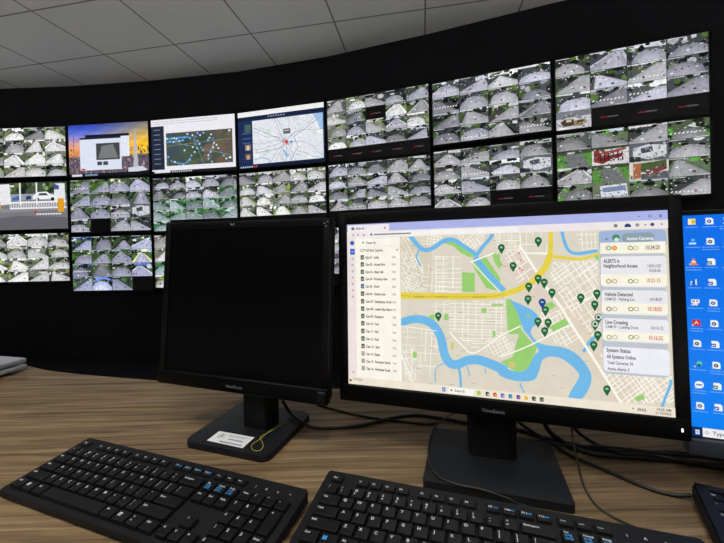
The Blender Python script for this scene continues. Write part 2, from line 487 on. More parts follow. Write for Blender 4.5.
def close_up(P, cols, rows, i, j, kind, dj=1):
    """a camera that looks at one big thing"""
    x0, y0, w, h = i / cols, j / rows, 1 / cols, dj / rows
    def pl(pts, col, lay):
        P.poly(clip([(x0 + u * w, y0 + v * h) for u, v in pts], x0, y0, x0 + w, y0 + h), col, 200 + lay)
    if kind == 'red_hall':
        pl([(0, 0), (1, 0), (1, 1), (0, 1)], (214, 210, 210), 0); pl([(.05, .1), (.3, .05), (.55, .7), (.3, .95), (.05, .8)], (136, 52, 48), 1)
        pl([(.2, .3), (.9, .1), (.95, .2), (.3, .5)], (150, 74, 68), 2); pl([(.1, .6), (.8, .4), (.9, .55), (.3, .9)], (120, 34, 34), 2)
        for k in range(6): pl([(.2 + k * .12, .3), (.23 + k * .12, .28), (.26 + k * .12, .8), (.22 + k * .12, .82)], (60, 30, 30), 3)
        pl([(0, 0), (1, 0), (1, .1), (0, .16)], (50, 66, 46), 3)
    elif kind == 'lawn':
        pl([(0, 0), (1, 0), (1, 1), (0, 1)], (88, 142, 62), 0); pl([(.2, 0), (.62, 0), (.95, 1), (.3, 1)], (112, 114, 116), 1)
        pl([(0, 0), (1, 0), (1, .2), (0, .28)], (60, 74, 52), 2); pl([(.3, .1), (.5, .08), (.5, .2), (.3, .2)], (200, 204, 206), 3)
    elif kind == 'brown_cars':
        pl([(0, 0), (1, 0), (1, 1), (0, 1)], (196, 196, 204), 0); pl([(0, 0), (1, 0), (1, .3), (0, .4)], (120, 122, 130), 1)
        pl([(.12, .55), (.3, .42), (.5, .46), (.52, .8), (.2, .85)], (70, 58, 46), 2); pl([(.5, .55), (.8, .5), (.92, .66), (.7, .86), (.5, .84)], (150, 128, 96), 2)
        pl([(.3, .45), (.44, .47), (.44, .6), (.28, .6)], (206, 190, 160), 3); pl([(.6, .56), (.78, .54), (.8, .64), (.6, .68)], (60, 50, 44), 3)
        pl([(.05, .9), (.3, .86), (.4, 1), (.05, 1)], (224, 224, 228), 2)
    elif kind == 'bus':
        pl([(0, 0), (1, 0), (1, 1), (0, 1)], (110, 118, 96), 0); pl([(.2, .2), (.92, .12), (.96, .9), (.24, .95)], (216, 220, 232), 1)
        pl([(.26, .3), (.9, .24), (.9, .5), (.28, .56)], (120, 140, 170), 2); pl([(0, .8), (1, .84), (1, 1), (0, 1)], (140, 140, 146), 2)
    elif kind == 'white_van':
        pl([(0, 0), (1, 0), (1, 1), (0, 1)], (92, 98, 104), 0); pl([(.1, .25), (.5, .08), (.95, .2), (.95, .75), (.5, .9), (.1, .7)], (206, 208, 214), 1)
        pl([(.3, .28), (.6, .2), (.62, .5), (.32, .56)], (70, 76, 84), 2); pl([(0, .7), (.3, .75), (.3, 1), (0, 1)], (40, 42, 46), 2)
    elif kind == 'shop':
        pl([(0, 0), (1, 0), (1, 1), (0, 1)], (210, 206, 196), 0); pl([(.1, .1), (.3, .08), (.3, .9), (.1, .95)], (170, 104, 70), 1)
        pl([(.3, .1), (.95, 0), (.95, .5), (.3, .6)], (74, 92, 56), 1); pl([(.4, .6), (.9, .3), (.95, .5), (.5, .8)], (124, 60, 62), 2)
        pl([(.3, .7), (1, .6), (1, 1), (.3, 1)], (90, 94, 98), 1)

    rs = random.Random(kind + str(i * 7 + j))
    for k in range(46):                                               # people, signs, leaves, glints
        u, v = rs.random(), rs.random(); a_, b_ = rs.uniform(.015, .07), rs.uniform(.03, .10)
        pl([(u, v), (u + a_, v + rs.uniform(-.03, .03)), (u + a_ * .9, v + b_), (u, v + b_ * .8)], rs.choice([(34, 38, 36), (206, 208, 206), (60, 74, 52), (110, 112, 112), (150, 152, 150), (78, 84, 84)]), 5 + k)

def no_signal(P, x0, y0, x1, y1, hik=True, bright=1.0):
    P.rect(x0, y0, x1, y1, (7, 7, 9), 1)
    w = (x1 - x0); cx, cy = x0 + .26 * w, y0 + .6 * (y1 - y0)
    if hik:
        P.text(cx, cy, 'HIK', .019, (186, 40, 46), 3, width=.14 * w, slant=.18, bold=.008)
        P.text(cx + .155 * w, cy, 'VISION', .019, (132, 122, 124), 3, width=.31 * w, slant=.18, bold=.008)
    else:
        P.rect(cx, cy - .014, cx + .48 * w, cy, (130, 130, 132), 3)

def grid(P, cols, rows, styles, seed, lit=None, blank='dark', v1=1.0, hik=()):
    rng = random.Random(seed)
    for j in range(rows):
        for i in range(cols):
            x0, x1, y0, y1 = i / cols, (i + 1) / cols, j / rows * v1, (j + 1) / rows * v1
            st = styles(i, j) if callable(styles) else rng.choice(styles)
            if lit and not lit(i, j):
                if (i, j) in hik: no_signal(P, x0, y0, x1, y1)
                else: P.rect(x0, y0, x1, y1, (7, 7, 9), 1)
                continue
            feed(P, x0, y0, x1, y1, st, rng)

class Squeezed:
    """the same panel with everything drawn in its upper part"""
    def __init__(self, P, k): self.P, self.k, self.w, self.h = P, k, P.w, P.h * k
    def poly(self, pts, col, lay): self.P.poly([(u, v * self.k) for u, v in pts], col, lay)
    def rect(self, u0, v0, u1, v1, col, lay): self.P.rect(u0, v0 * self.k, u1, v1 * self.k, col, lay)
    def disc(self, u, v, r, col, lay, n=14): self.P.disc(u, max(v * self.k, r * 1.8), r, col, lay, n)

def pic_gate(P):
    P.rect(0, 0, 1, 1, (122, 122, 128), 1)
    P.poly([(0, .78), (.4, .70), (1, .76), (1, 1), (0, 1)], (100, 100, 106), 2)
    P = Squeezed(P, .80)
    P.rect(0, 0, 1, .46, (70, 84, 66), 2)
    rng = random.Random(4)
    for _ in range(46):
        u, v = rng.uniform(.2, 1), rng.uniform(0, .34)
        P.disc(u, v, rng.uniform(.015, .04), rng.choice([(40, 58, 36), (96, 118, 62), (28, 34, 26), (150, 166, 120)]), 3, 7)
    P.rect(.30, .30, .98, .47, (150, 160, 168), 4)
    P.poly([(0, .05), (.30, .02), (.32, .56), (0, .62)], (232, 232, 236), 5)
    P.rect(.10, .16, .16, .24, (90, 94, 98), 6)
    P.rect(.84, .04, .97, .52, (226, 230, 232), 5)
    P.poly([(.84, .04), (.9, .1), (.9, .2), (.84, .2)], (70, 90, 150), 6)
    for u in (.42, .62): P.rect(u, 0, u + .018, .6, (238, 240, 240), 9)
    P.poly([(.58, .36), (.64, .26), (.75, .25), (.80, .33), (.88, .36), (.88, .45), (.58, .45)], (238, 240, 242), 7)
    P.poly([(.645, .35), (.665, .29), (.74, .285), (.77, .35)], (64, 76, 84), 8)
    for u in (.635, .82): P.disc(u, .45, .022, (30, 30, 32), 8, 10)
    P.poly([(.33, .40), (.42, .33), (.45, .45), (.33, .47)], (66, 110, 176), 7)
    P.poly([(.50, .36), (.56, .35), (.56, .44), (.5, .46)], (44, 60, 104), 7)
    P.rect(.30, .50, .98, .545, (240, 240, 242), 10); P.rect(.30, .66, .98, .70, (236, 236, 240), 10)
    for i in range(34): P.rect(.30 + i * .02, .52, .308 + i * .02, .70, (236, 236, 240), 10)
    P.rect(.88, .44, .955, .80, (226, 160, 36), 12); P.rect(.10, .48, .19, .68, (226, 160, 36), 12)
    P.poly([(.59, .82), (.61, .72), (.63, .82)], (196, 60, 50), 12)
    P.poly([(0, .66), (.5, .70), (1, .66), (1, .74), (0, .8)], (140, 140, 146), 3)
    P.rect(.26, .06, .36, .10, (240, 240, 240), 12)
    for i in range(9): P.rect(.62 + i * .034, .83, .645 + i * .034, .865, (240, 240, 240), 12)

def pic_sunset(P):
    sky = [(50, 70, 176), (84, 108, 214), (150, 140, 206), (226, 166, 160), (244, 160, 96), (230, 150, 84)]
    for k in range(26):                                              # the wallpaper: evening sky over a city
        v = k * .024; f = min(4.999, k / 25 * 5); i0 = int(f); c0 = tuple(p + (q - p) * (f - i0) for p, q in zip(sky[i0], sky[i0 + 1]))
        for i in range(30):
            g = max(0, min(1, (i / 29 - .25) * 1.5)) ** 1.2; g2 = g * (.35 + .65 * k / 25)
            wob = .035 * math.sin(i * .9 + k * .7) + .03 * math.sin(i * .37 - k * 1.3)
            c = tuple(max(0, min(255, (p * (1 - g2) + q * g2) * (1 + wob))) for p, q in zip(c0, (255, 204, 24)))
            P.rect(i / 30, v, (i + 1) / 30, v + .024, c, 1)
    P.rect(0, .6, 1, 1, (96, 84, 98), 1)
    rng = random.Random(8)
    for _ in range(420):
        u, v = rng.random(), .44 + .5 * rng.random() ** .8
        P.rect(u, v, u + rng.uniform(.004, .02), v + rng.uniform(.01, .06), rng.choice([(60, 58, 80), (136, 104, 96), (206, 160, 120), (92, 96, 136), (54, 52, 70), (160, 142, 144), (120, 110, 130)]), 2)
    P.poly([(.80, .96), (.82, .40), (.835, .12), (.85, .40), (.87, .96)], (190, 186, 196), 4)
    P.rect(.06, .2, .066, .6, (80, 60, 70), 4)
    P.poly([(.74, .86), (.92, .84), (.98, .92), (.74, .96)], (210, 214, 224), 5)
    P.rect(.72, .92, 1, .98, (30, 32, 36), 4)
    P.rect(.21, .20, .76, .25, (22, 24, 34), 6); P.rect(.21, .25, .76, .64, (228, 232, 244), 6)
    P.rect(.14, .25, .655, .285, (30, 36, 60), 8); P.rect(.14, .285, .66, .88, (222, 226, 244), 8)
    P.rect(.345, .37, .64, .69, (66, 72, 74), 10)
    P.poly([(.37, .66), (.42, .42), (.56, .40), (.62, .66)], (120, 124, 124), 11)
    P.rect(.355, .72, .415, .79, (70, 74, 76), 10); P.rect(.43, .72, .49, .79, (70, 74, 76), 10)
    P.rect(.15, .845, .20, .875, (206, 60, 60), 10)
    P.rect(0, .94, 1, 1, (18, 20, 26), 12); P.rect(.03, .95, .16, .99, (220, 222, 230), 13)
    for i in range(9): P.rect(.20 + i * .018, .955, .21 + i * .018, .985, (150, 190, 230), 13)

def pic_darkmap(P):
    P.rect(0, 0, 1, 1, (236, 234, 240), 1)
    for v in (.035, .075): P.rect(.02, v, .8, v + .012, (196, 194, 204), 2)
    P.rect(0, .12, .155, .93, (36, 44, 62), 3)
    for i in range(8): P.rect(.03, .18 + i * .09, .11, .195 + i * .09, (120, 132, 160), 4)
    P.rect(.18, .26, .965, .87, (72, 84, 74), 3)
    rng = random.Random(11)
    for _ in range(44):
        u, v = rng.uniform(.2, .94), rng.uniform(.3, .84)
        n = 6; r = rng.uniform(.03, .09)
        q = clip([(u + r * rng.uniform(.6, 1.2) * math.cos(6.283*i/n), v + r * 1.4 * rng.uniform(.6, 1.2) * math.sin(6.283*i/n)) for i in range(n)], .18, .26, .965, .87)
        P.poly(q, (rng.randint(88, 116), rng.randint(84, 100), rng.randint(70, 84)) if u > .66 else rng.choice([(70, 92, 74), (58, 78, 66), (84, 98, 76), (64, 80, 92)]), 4 + _ % 5)
    for a, b in (((.19, .50), (.95, .44)), ((.5, .3), (.62, .86)), ((.2, .40), (.95, .74))):
        P.ribbon([a, b], .004, (150, 160, 150), 10)
    dots = [(.19, .36), (.22, .37), (.25, .36), (.28, .36), (.31, .37), (.34, .35), (.37, .36), (.40, .36), (.43, .36), (.20, .43), (.23, .42), (.27, .43), (.30, .41), (.34, .42), (.38, .41)]
    P.ribbon([(.19, .37), (.46, .355)], .022, (56, 140, 196), 11); P.ribbon([(.19, .43), (.40, .415)], .016, (60, 130, 190), 11)
    path = [(.44, .30), (.47, .38), (.50, .33), (.52, .42), (.54, .36), (.56, .44), (.53, .50), (.58, .50), (.60, .56), (.62, .62), (.55, .58), (.50, .55), (.52, .64), (.48, .70), (.46, .78), (.43, .82), (.38, .86), (.33, .84), (.28, .80), (.24, .78), (.20, .70), (.68, .72), (.71, .66), (.74, .58), (.75, .50), (.74, .42), (.72, .34), (.70, .40), (.68, .44), (.78, .54), (.80, .60), (.83, .68), (.86, .74), (.89, .80), (.92, .86), (.68, .78), (.72, .84), (.56, .30), (.59, .34), (.63, .30), (.42, .50), (.40, .60)]
    for u, v in dots + path: P.disc(u, v, .011, rng.choice([(150, 190, 236), (220, 230, 244), (90, 150, 220)]), 13, 8)
    P.ribbon([(.25, .80), (.40, .85), (.47, .74)], .008, (120, 170, 220), 12)
    P.ribbon([(.68, .72), (.75, .50)], .006, (150, 180, 220), 12)
    P.rect(.92, .28, .945, .31, (236, 236, 236), 12); P.rect(.92, .76, .945, .80, (236, 236, 236), 12)
    P.rect(0, .955, 1, 1, (24, 28, 36), 14); P.rect(.03, .94, .22, .99, (226, 228, 234), 15)
    for i in range(9): P.rect(.24 + i * .028, .965, .257 + i * .028, .99, (190, 200, 214), 15)

def pic_lightmap(P):
    P.rect(0, 0, 1, 1, (28, 44, 84), 1)
    P.rect(0, 0, 1, .085, (240, 240, 240), 2); P.rect(0, .085, 1, .15, (20, 32, 62), 2)
    for i in range(7): P.rect(.36 + i * .03, .11, .378 + i * .03, .13, (150, 166, 200), 3)
    for v0, s in ((.27, 3), (.36, 3), (.44, 3)): P.rect(.05, v0 + .1, .15, v0 + .12, (70, 96, 150), 3)
    P.rect(.08, .22, .155, .36, (70, 96, 96), 3); P.rect(.08, .58, .15, .68, (150, 130, 110), 3); P.rect(.08, .74, .15, .84, (110, 96, 90), 3)
    P.rect(.10, .60, .13, .68, (220, 206, 180), 4); P.rect(.10, .77, .13, .84, (206, 170, 130), 4)
    x0, y0, x1, y1 = .175, .17, .985, .935
    P.rect(x0, y0, x1, y1, (226, 230, 236), 3)
    rng = random.Random(21)
    for _ in range(60):
        u, v = rng.uniform(x0, x1), rng.uniform(y0, y1); r = rng.uniform(.01, .05)
        q = clip([(u + r * rng.uniform(.5, 1.2) * math.cos(6.283*i/6), v + r * 1.6 * rng.uniform(.5, 1.2) * math.sin(6.283*i/6)) for i in range(6)], x0, y0, x1, y1)
        P.poly(q, rng.choice([(214, 222, 226), (236, 238, 242), (206, 220, 214), (222, 224, 236)]), 4 + _ % 4)
    cu, cv = .56, .58
    for k in range(15):
        a = k * 6.283 / 15 + rng.uniform(-.15, .15); p = [(cu, cv)]; u, v = cu, cv
        for s in range(7):
            a += rng.uniform(-.35, .35); u += .07 * math.cos(a); v += .11 * math.sin(a)
            u2, v2 = max(x0, min(x1, u)), max(y0, min(y1, v)); p.append((u2, v2))
            if (u, v) != (u2, v2): break
        P.ribbon(p, .004, (150, 156, 170), 9)
    for a, b in (((.2, .30), (.45, .50)), ((.45, .50), (.60, .66)), ((.95, .25), (.66, .52)), ((.66, .52), (.70, .70)), ((.70, .70), (.62, .92)), ((.2, .74), (.5, .70)), ((.5, .70), (.6, .6))):
        P.ribbon([a, b], .006, (150, 146, 176), 10)
    P.poly([(.87, .17), (.985, .17), (.985, .46), (.95, .44), (.92, .30)], (160, 196, 232), 8)
    P.poly([(.52, .70), (.56, .76), (.60, .84), (.57, .88), (.54, .80)], (150, 190, 232), 8)
    P.ribbon([(.18, .86), (.28, .83), (.36, .87), (.38, .93)], .012, (160, 190, 226), 8)
    for _ in range(90):
        u, v = rng.uniform(x0 + .01, x1 - .015), rng.uniform(y0 + .01, y1 - .02)
        P.rect(u, v, u + .008, v + .011, rng.choice([(110, 130, 160), (90, 96, 110), (180, 186, 196), (120, 150, 130), (180, 130, 130)]), 11)
    P.rect(.54, .37, .62, .46, (100, 102, 106), 12); P.rect(.555, .395, .605, .41, (210, 210, 210), 13)
    P.disc(.575, .60, .020, (222, 62, 56), 13, 10); P.disc(.53, .59, .013, (220, 130, 150), 12, 8); P.disc(.63, .61, .016, (90, 140, 214), 12, 8)
    P.rect(0, .95, 1, 1, (20, 28, 52), 14)
    for i in range(8): P.rect(.02 + i * .026, .962, .038 + i * .026, .99, (220, 70, 60) if i > 5 else (170, 186, 214), 15)

FEEDS = {
    (0, 0): lambda P: grid(P, 4, 4, ['bright', 'bright', 'grey'], 1),
    (0, 1): pic_gate,
    (0, 2): lambda P: grid(P, 4, 4, ['bright'], 2),
    (1, 0): pic_sunset,
    (1, 1): lambda P: grid(P, 4, 4, lambda i, j: 'verge' if j < 3 and not (j == 2 and i > 1) else 'lilac', 3, lit=lambda i, j: (i, j) != (1, 3)),
    (1, 2): lambda P: grid(P, 4, 4, ['blue', 'blue', 'verge'], 4, lit=lambda i, j: (i, j) != (3, 3), hik=()),
    (2, 0): pic_darkmap,
    (2, 1): lambda P: grid(P, 5, 5, lambda i, j: 'green' if (j > 1 or i == 4 and j > 0) else 'lilac', 5, lit=lambda i, j: j < 4 or i == 0),
    (2, 2): lambda P: grid(P, 5, 4, ['bright', 'green', 'bright'], 6),
    (3, 0): pic_lightmap,
    (3, 1): lambda P: grid(P, 5, 5, ['bright', 'grey', 'grey'], 7, lit=lambda i, j: j < 4),
    (4, 0): lambda P: grid(P, 5, 5, ['grey', 'lilac', 'bright'], 8, lit=lambda i, j: j < 4 and (i, j) != (2, 1), hik=[(i, 4) for i in range(5)] + [(2, 1)]),
    (4, 1): lambda P: grid(P, 5, 5, ['grey', 'lilac'], 9, lit=lambda i, j: j < 4),
    (4, 2): lambda P: grid(P, 5, 5, ['lilac', 'grey'], 10, lit=lambda i, j: j < 4),
    (5, 0): lambda P: grid(P, 4, 4, ['lilac', 'lilac', 'grey'], 11),
    (5, 1): lambda P: grid(P, 4, 4, ['lilac', 'grey', 'grey'], 12, lit=lambda i, j: j < 3 or i < 2, hik=[(2, 3), (3, 3)]),
    (6, 0): lambda P: grid(P, 4, 4, ['lilac', 'grey', 'lilac'], 13, lit=lambda i, j: j < 3 or i == 0, hik=[(1, 3), (2, 3), (3, 3)]),
    (6, 1): lambda P: grid(P, 4, 4, lambda i, j: 'lawn' if (i + j) % 2 else 'grey', 14),
}
CLOSE = {
    (6, 1): [(4, 4, 1, 1, 'red_hall'), (4, 4, 1, 2, 'lawn'), (4, 4, 0, 1, 'lawn'), (4, 4, 1, 3, 'bus'), (4, 4, 2, 2, 'shop'), (4, 4, 2, 1, 'white_van')],
    (6, 0): [(4, 4, 0, 3, 'brown_cars')],
    (1, 1): [(4, 4, 3, 2, 'white_van')],
    (5, 1): [(4, 4, 3, 1, 'white_van')],
}
LABEL = {
    (0, 0): 'wall display at the far left of the top row, bright grey road cameras',
    (0, 1): 'wall display at the left edge showing one white car behind a gate fence',
    (0, 2): 'wall display at the far left of the bottom row with pale road cameras',
    (1, 0): 'wall display with an orange sunset city wallpaper and white open windows',
    (1, 1): 'wall display directly below the sunset wallpaper, grassy verges and one black tile',
    (1, 2): 'wall display in the bottom row with bluish camera tiles, lowest right tile black',
    (2, 0): 'wall display with a dark satellite map full of light blue dots',
    (2, 1): 'wall display of vivid green camera tiles right below the dark satellite map',
    (2, 2): 'bottom row wall display almost wholly hidden behind the switched-off monitor',
    (3, 0): 'wall display with a pale street map beside a navy sidebar',
    (3, 1): 'wall display of pale camera tiles right below the pale street map',
    (4, 0): 'top row wall display, grey road tiles with one black tile among them',
    (4, 1): 'wall display of grey road tiles in the middle row just above map monitor',
    (4, 2): 'wall display seen only as a sliver between the two black desk monitors',
    (5, 0): 'top row wall display filled with four by four grey road tiles, no black ones',
    (5, 1): 'middle row wall display with two black tiles at its lower right corner',
    (6, 0): 'rightmost wall display of the top row with three black lettered tiles',
    (6, 1): 'rightmost wall display of the middle row, greener with red and lawn tiles',
}
def wall_display(c, r):
    A, B = Vector(BND[c]), Vector(BND[c + 1])
    d = B - A; L = d.length; yaw = math.atan2(d.y, d.x); mid = (A + B) / 2
    top, bot = LIT[(c, r)]
    w, h = L - 0.028, top - bot
    zc = DESK_Z + (top + bot) / 2
    t = thing('wall_display', LABEL[(c, r)], 'display', (mid.x, mid.y, zc - 0.262), yaw, 'displays of the curved video wall')
    fw_, ft, fb = L / 2 - 0.0025, h / 2 + 0.010, h / 2 + 0.016
    zo = 0.262
    bm = bmesh.new()
    add_box(bm, -fw_, fw_, 0.006, THICK, zo - fb, zo + ft, bevel=0.004)                 # cabinet
    for x0, x1, z0, z1 in ((-fw_, -w/2, -fb, ft), (w/2, fw_, -fb, ft), (-w/2, w/2, h/2, ft), (-w/2, w/2, -fb, -h/2)):
        add_box(bm, x0, x1, -0.004, 0.012, zo + z0, zo + z1, bevel=0.0015)               # slim bezel
    finish(bm, 'frame', M['frame'], t, smooth=math.radians(50))
    P = Painter(w, h, 1.5e-5)
    P.rect(0, 0, 1, 1, (7, 7, 9), 0)
    FEEDS[(c, r)](P)
    for k in CLOSE.get((c, r), ()): close_up(P, *k)
    P.build('screen', M['wallpicture' if (c, r) in ((0, 1), (1, 0), (2, 0), (3, 0)) else 'wallscreen'], t, Matrix.Translation((0, 0.003, zo)))
    return t
for key in FEEDS: wall_display(*key)

# ----------------------------------------------------------------- the desk
desk = thing('desk', 'long curved desk with a brown wood grain top under the monitors and keyboards', 'desk', (0, 0.6, 0))
far = [(-2.3, 1.98), (-1.75, 1.57), (-1.35, 1.32), (-1.05, 1.18), (-0.898, 1.114), (-0.544, 1.018), (-0.1, 0.935), (0.4, 0.875), (0.95, 0.845), (1.7, 0.84), (2.3, 0.88)]
near = [(2.3, 0.05), (1.5, 0.02), (0.6, 0.06), (0.0, 0.16), (-0.6, 0.38), (-1.2, 0.72), (-1.75, 1.12), (-2.3, 1.58)]
far = [(p.x, p.y) for p in catmull([(x, y, 0) for x, y in far], 5)]
near = [(p.x, p.y) for p in catmull([(x, y, 0) for x, y in near], 5)]
bm = bmesh.new(); add_prism(bm, [(x, y - 0.6) for x, y in (near + far)], DESK_Z - 0.03, DESK_Z, bevel=0.002)
finish(bm, 'desktop', M['wood'], desk)
for x, y0, y1 in ((-1.7, 1.13, 1.5), (-0.75, 0.52, 1.04), (0.55, 0.12, 0.83), (1.7, 0.08, 0.8)):
    box('support_panel', (x - 0.012, x + 0.012, y0 - 0.6, y1 - 0.6, 0.0, DESK_Z - 0.03), M['steel'], desk, bevel=0.002)
line = [Vector((p[0], p[1] - 0.6)) for p in far]
bm = bmesh.new()
add_prism(bm, [(p.x, p.y - 0.03) for p in line] + [(p.x, p.y - 0.05) for p in line[::-1]], 0.08, DESK_Z - 0.03)
finish(bm, 'modesty_panel', M['steel'], desk)

# ----------------------------------------------------------------- monitors
def text_mesh(name, s, width, height, mat, parent, matrix):
    polys, tw = text_shape(s)
    bm = bmesh.new()
    for p in polys:
        bm.faces.new([bm.verts.new((x / tw * width - width / 2, 0, y / 0.7 * height)) for x, y in p])
    return finish(bm, name, mat, parent, matrix)

def panel_parts(t, Mx, ow, top, bot, sw, sh, side_t=0.016, lip=0.0, bez=None, back=0.030):
    """housing of a flat monitor around a screen of sw x sh centred on Mx; top / bot: bezel heights"""
    z1, z0 = sh / 2 + top, -sh / 2 - bot
    bez = bez or M['gloss']
    bm = bmesh.new()
    for x0, x1, a, b, yf in ((-ow/2, -sw/2, z0, z1, 0), (sw/2, ow/2, z0, z1, 0), (-sw/2 - .001, sw/2 + .001, sh/2, z1, 0)):
        add_box(bm, x0, x1, -0.003 + yf, 0.012, a, b, bevel=0.0018)
    add_box(bm, -ow/2, ow/2, -0.003 - lip, 0.013, z0, -sh/2, bevel=0.003)
    housing = finish(bm, 'bezel', bez, t, Mx, smooth=math.radians(50))
    bm = bmesh.new()
    add_box(bm, -ow/2 + .001, ow/2 - .001, 0.004, back, z0 + .001, z1 - .001, bevel=0.008, seg=3)
    add_box(bm, -ow * .3, ow * .3, back - .004, back + .022, z0 * .72, z1 * .6, bevel=0.012, seg=3)
    finish(bm, 'back_shell', M['black'], t, Mx, smooth=math.radians(50))
    return housing

def base_and_neck(t, bw, bd, r, neck_x, neck_y, nw, nd, ntop, thick=0.012, foot=0.05):
    bm = bmesh.new()
    add_prism(bm, round_rect(bw, bd, r), 0.0, thick, bevel=0.0025, seg=2)
    b = finish(bm, 'base_plate', M['base'], t, smooth=math.radians(40))
    bm = bmesh.new()
    pts = [(x + neck_x, y + neck_y) for x, y in round_rect(nw, nd, min(nw, nd) * .3)]
    add_prism(bm, pts, thick, ntop)
    add_box(bm, neck_x - nw * .45, neck_x + nw * .45, neck_y - .024, neck_y + nd * .4, ntop - .10, ntop, bevel=.004)   # hinge head
    finish(bm, 'neck', M['black'], t, smooth=math.radians(50))
    return b

def panel_matrix(base_xy, base_yaw, pan, yaw, tilt):
    """panel centre (x, y, height above the desk) in the frame of the stand"""
    d = Vector((pan[0] - base_xy[0], pan[1] - base_xy[1]))
    c, s = math.cos(-base_yaw), math.sin(-base_yaw)
    loc = Vector((c * d.x - s * d.y, s * d.x + c * d.y, pan[2]))
    return Matrix.Translation(loc) @ Matrix.Rotation(yaw - base_yaw, 4, 'Z') @ Matrix.Rotation(-tilt, 4, 'X')

# the switched-off square monitor
bxy, byaw = (-0.2062, 0.7194), -0.345
t = thing('monitor', 'square black monitor switched off, its stand carrying a white sticker', 'monitor', (*bxy, DESK_Z), byaw)
dark_stand = base_and_neck(t, 0.1777, 0.1701, 0.016, 0.012, 0.016, 0.064, 0.046, 0.24)
Mx = panel_matrix(bxy, byaw, (-0.2159, 0.695, 0.2527), -0.319, 0.075) @ Matrix.Rotation(0.019, 4, 'Y')
shift = Mx @ Matrix.Translation((0, 0, 0.007))
bz = panel_parts(t, shift, 0.366, 0.014, 0.028, 0.338, 0.281, lip=0.004)
box('screen', (-0.169, 0.169, -0.0004, 0.004, -0.1405, 0.1405), M['off'], t, matrix=shift)
text_mesh('lettering', 'ViewSonic', 0.036, 0.0055, M['grey_print'], bz, shift @ Matrix.Translation((-0.002, -0.0075, -0.1590)))
bm = bmesh.new()
for s in (-1, 1):
    bm.faces.new([bm.verts.new((x, 0, z)) for x, z in ((s * .0005, 0), (s * .005, .003), (s * .0045, .0008), (s * .001, -.003))])
finish(bm, 'emblem', M['grey_print'], bz, shift @ Matrix.Translation((-0.02, -0.0033, 0.1475)))
bm = bmesh.new()
for dx, dz in ((0, 0), (.006, .003), (.003, -.005)):
    add_box(bm, dx, dx + .003, -.0034, -.002, dz, dz + .002)
finish(bm, 'corner_mark', M['grey_print'], bz, shift @ Matrix.Translation((0.170, 0, 0.144)))
bm = bmesh.new()
add_box(bm, 0.164, 0.1815, -0.0095, 0.0, -0.1665, -0.1445, bevel=0.004, seg=3)
pb = finish(bm, 'power_button', M['black'], t, shift, smooth=math.radians(50))
# sticker on the stand
inv = t.matrix_basis.inverted()
q = [inv @ desk_at(x, y, 0.0122) for x, y in ((219.3, 431), (254.6, 437.4), (242.5, 448.2), (206.8, 440.5))]
class PaperPainter(Painter): pass
SP = Painter(1, 1, 1.0)
def onq(u, v):
    a = q[0].lerp(q[1], u); b = q[3].lerp(q[2], u); return a.lerp(b, v)
SP.rect(0, 0, 1, 1, (246, 248, 252), 0)
rng = random.Random(3)
for i in range(46):
    a = rng.random() * 6.283; rr = rng.random()
    u, v = .2 + .10 * rr * math.cos(a), .38 + .26 * rr * math.sin(a)
    SP.rect(u, v, u + .018, v + .045, (120, 124, 134), 1)
for u0, u1, v in ((.36, .86, .16), (.38, .80, .27), (.34, .50, .84)): 
    u = u0
    while u < u1:
        k = rng.uniform(.02, .05); SP.rect(u, v, u + k, v + .05, (168, 172, 182), 1); u += k + .014
for u0, u1, v in ((.46, .84, .50), (.30, .90, .80)):
    u = u0
    while u < u1:
        k = rng.uniform(.014, .034); SP.rect(u, v, u + k, v + .085, (46, 50, 62), 1); u += k + .010
st = SP.build('sticker', M['paper'], dark_stand)
for v in st.data.vertices:
    lift = -v.co.y
    p = onq(v.co.x + .5, .5 - v.co.z); v.co = (p.x, p.y, 0.0123 + 0.00012 * lift)
st['label'] = 'white printed sticker'

# the lit map monitor
bxy, byaw = (0.2144, 0.5868), -0.305
t = thing('monitor', 'lit widescreen black monitor showing a street map with green pins', 'monitor', (*bxy, DESK_Z), byaw)
base_and_neck(t, 0.1987, 0.1646, 0.005, 0.002, 0.026, 0.076, 0.046, 0.24, thick=0.012)
SW, SH = 0.4738, 0.2844
Mx = panel_matrix(bxy, byaw, (0.2134, 0.5831, 0.2564), -0.3344, 0.044)
bz = panel_parts(t, Mx, 0.506, 0.021, 0.0295, SW, SH, lip=0.002, back=0.028)
text_mesh('lettering', 'ViewSonic', 0.034, 0.0055, M['grey_print'], bz, Mx @ Matrix.Translation((0.004, -0.0055, -0.1625)))
bm = bmesh.new(); add_box(bm, 0.2410, 0.2430, -0.0062, -0.004, -0.1590, -0.1540, bevel=0.0005)
finish(bm, 'power_light', M['led'], bz, Mx)

# its picture, measured on the slanted panel and straightened onto it
CORN = [(347.8, 225.2), (667.8, 209.7), (675.0, 417.7), (348.0, 383.3)]
def square_to_quad(q):
    (x0, y0), (x1, y1), (x2, y2), (x3, y3) = q
    dx1, dx2, dx3 = x1 - x2, x3 - x2, x0 - x1 + x2 - x3
    dy1, dy2, dy3 = y1 - y2, y3 - y2, y0 - y1 + y2 - y3
    den = dx1 * dy2 - dx2 * dy1
    g = (dx3 * dy2 - dx2 * dy3) / den; h = (dx1 * dy3 - dx3 * dy1) / den
    return Matrix(((x1 - x0 + g * x1, x3 - x0 + h * x3, x0), (y1 - y0 + g * y1, y3 - y0 + h * y3, y0), (g, h, 1)))
HI = square_to_quad(CORN).inverted()
def uv(x, y):
    p = HI @ Vector((x, y, 1)); return (p.x / p.z, p.y / p.z)
P = Painter(SW, SH, 2.0e-5)
def ppoly(pts, col, lay): P.poly(clip([uv(*p) for p in pts], 0, 0, 1, 1), col, lay)
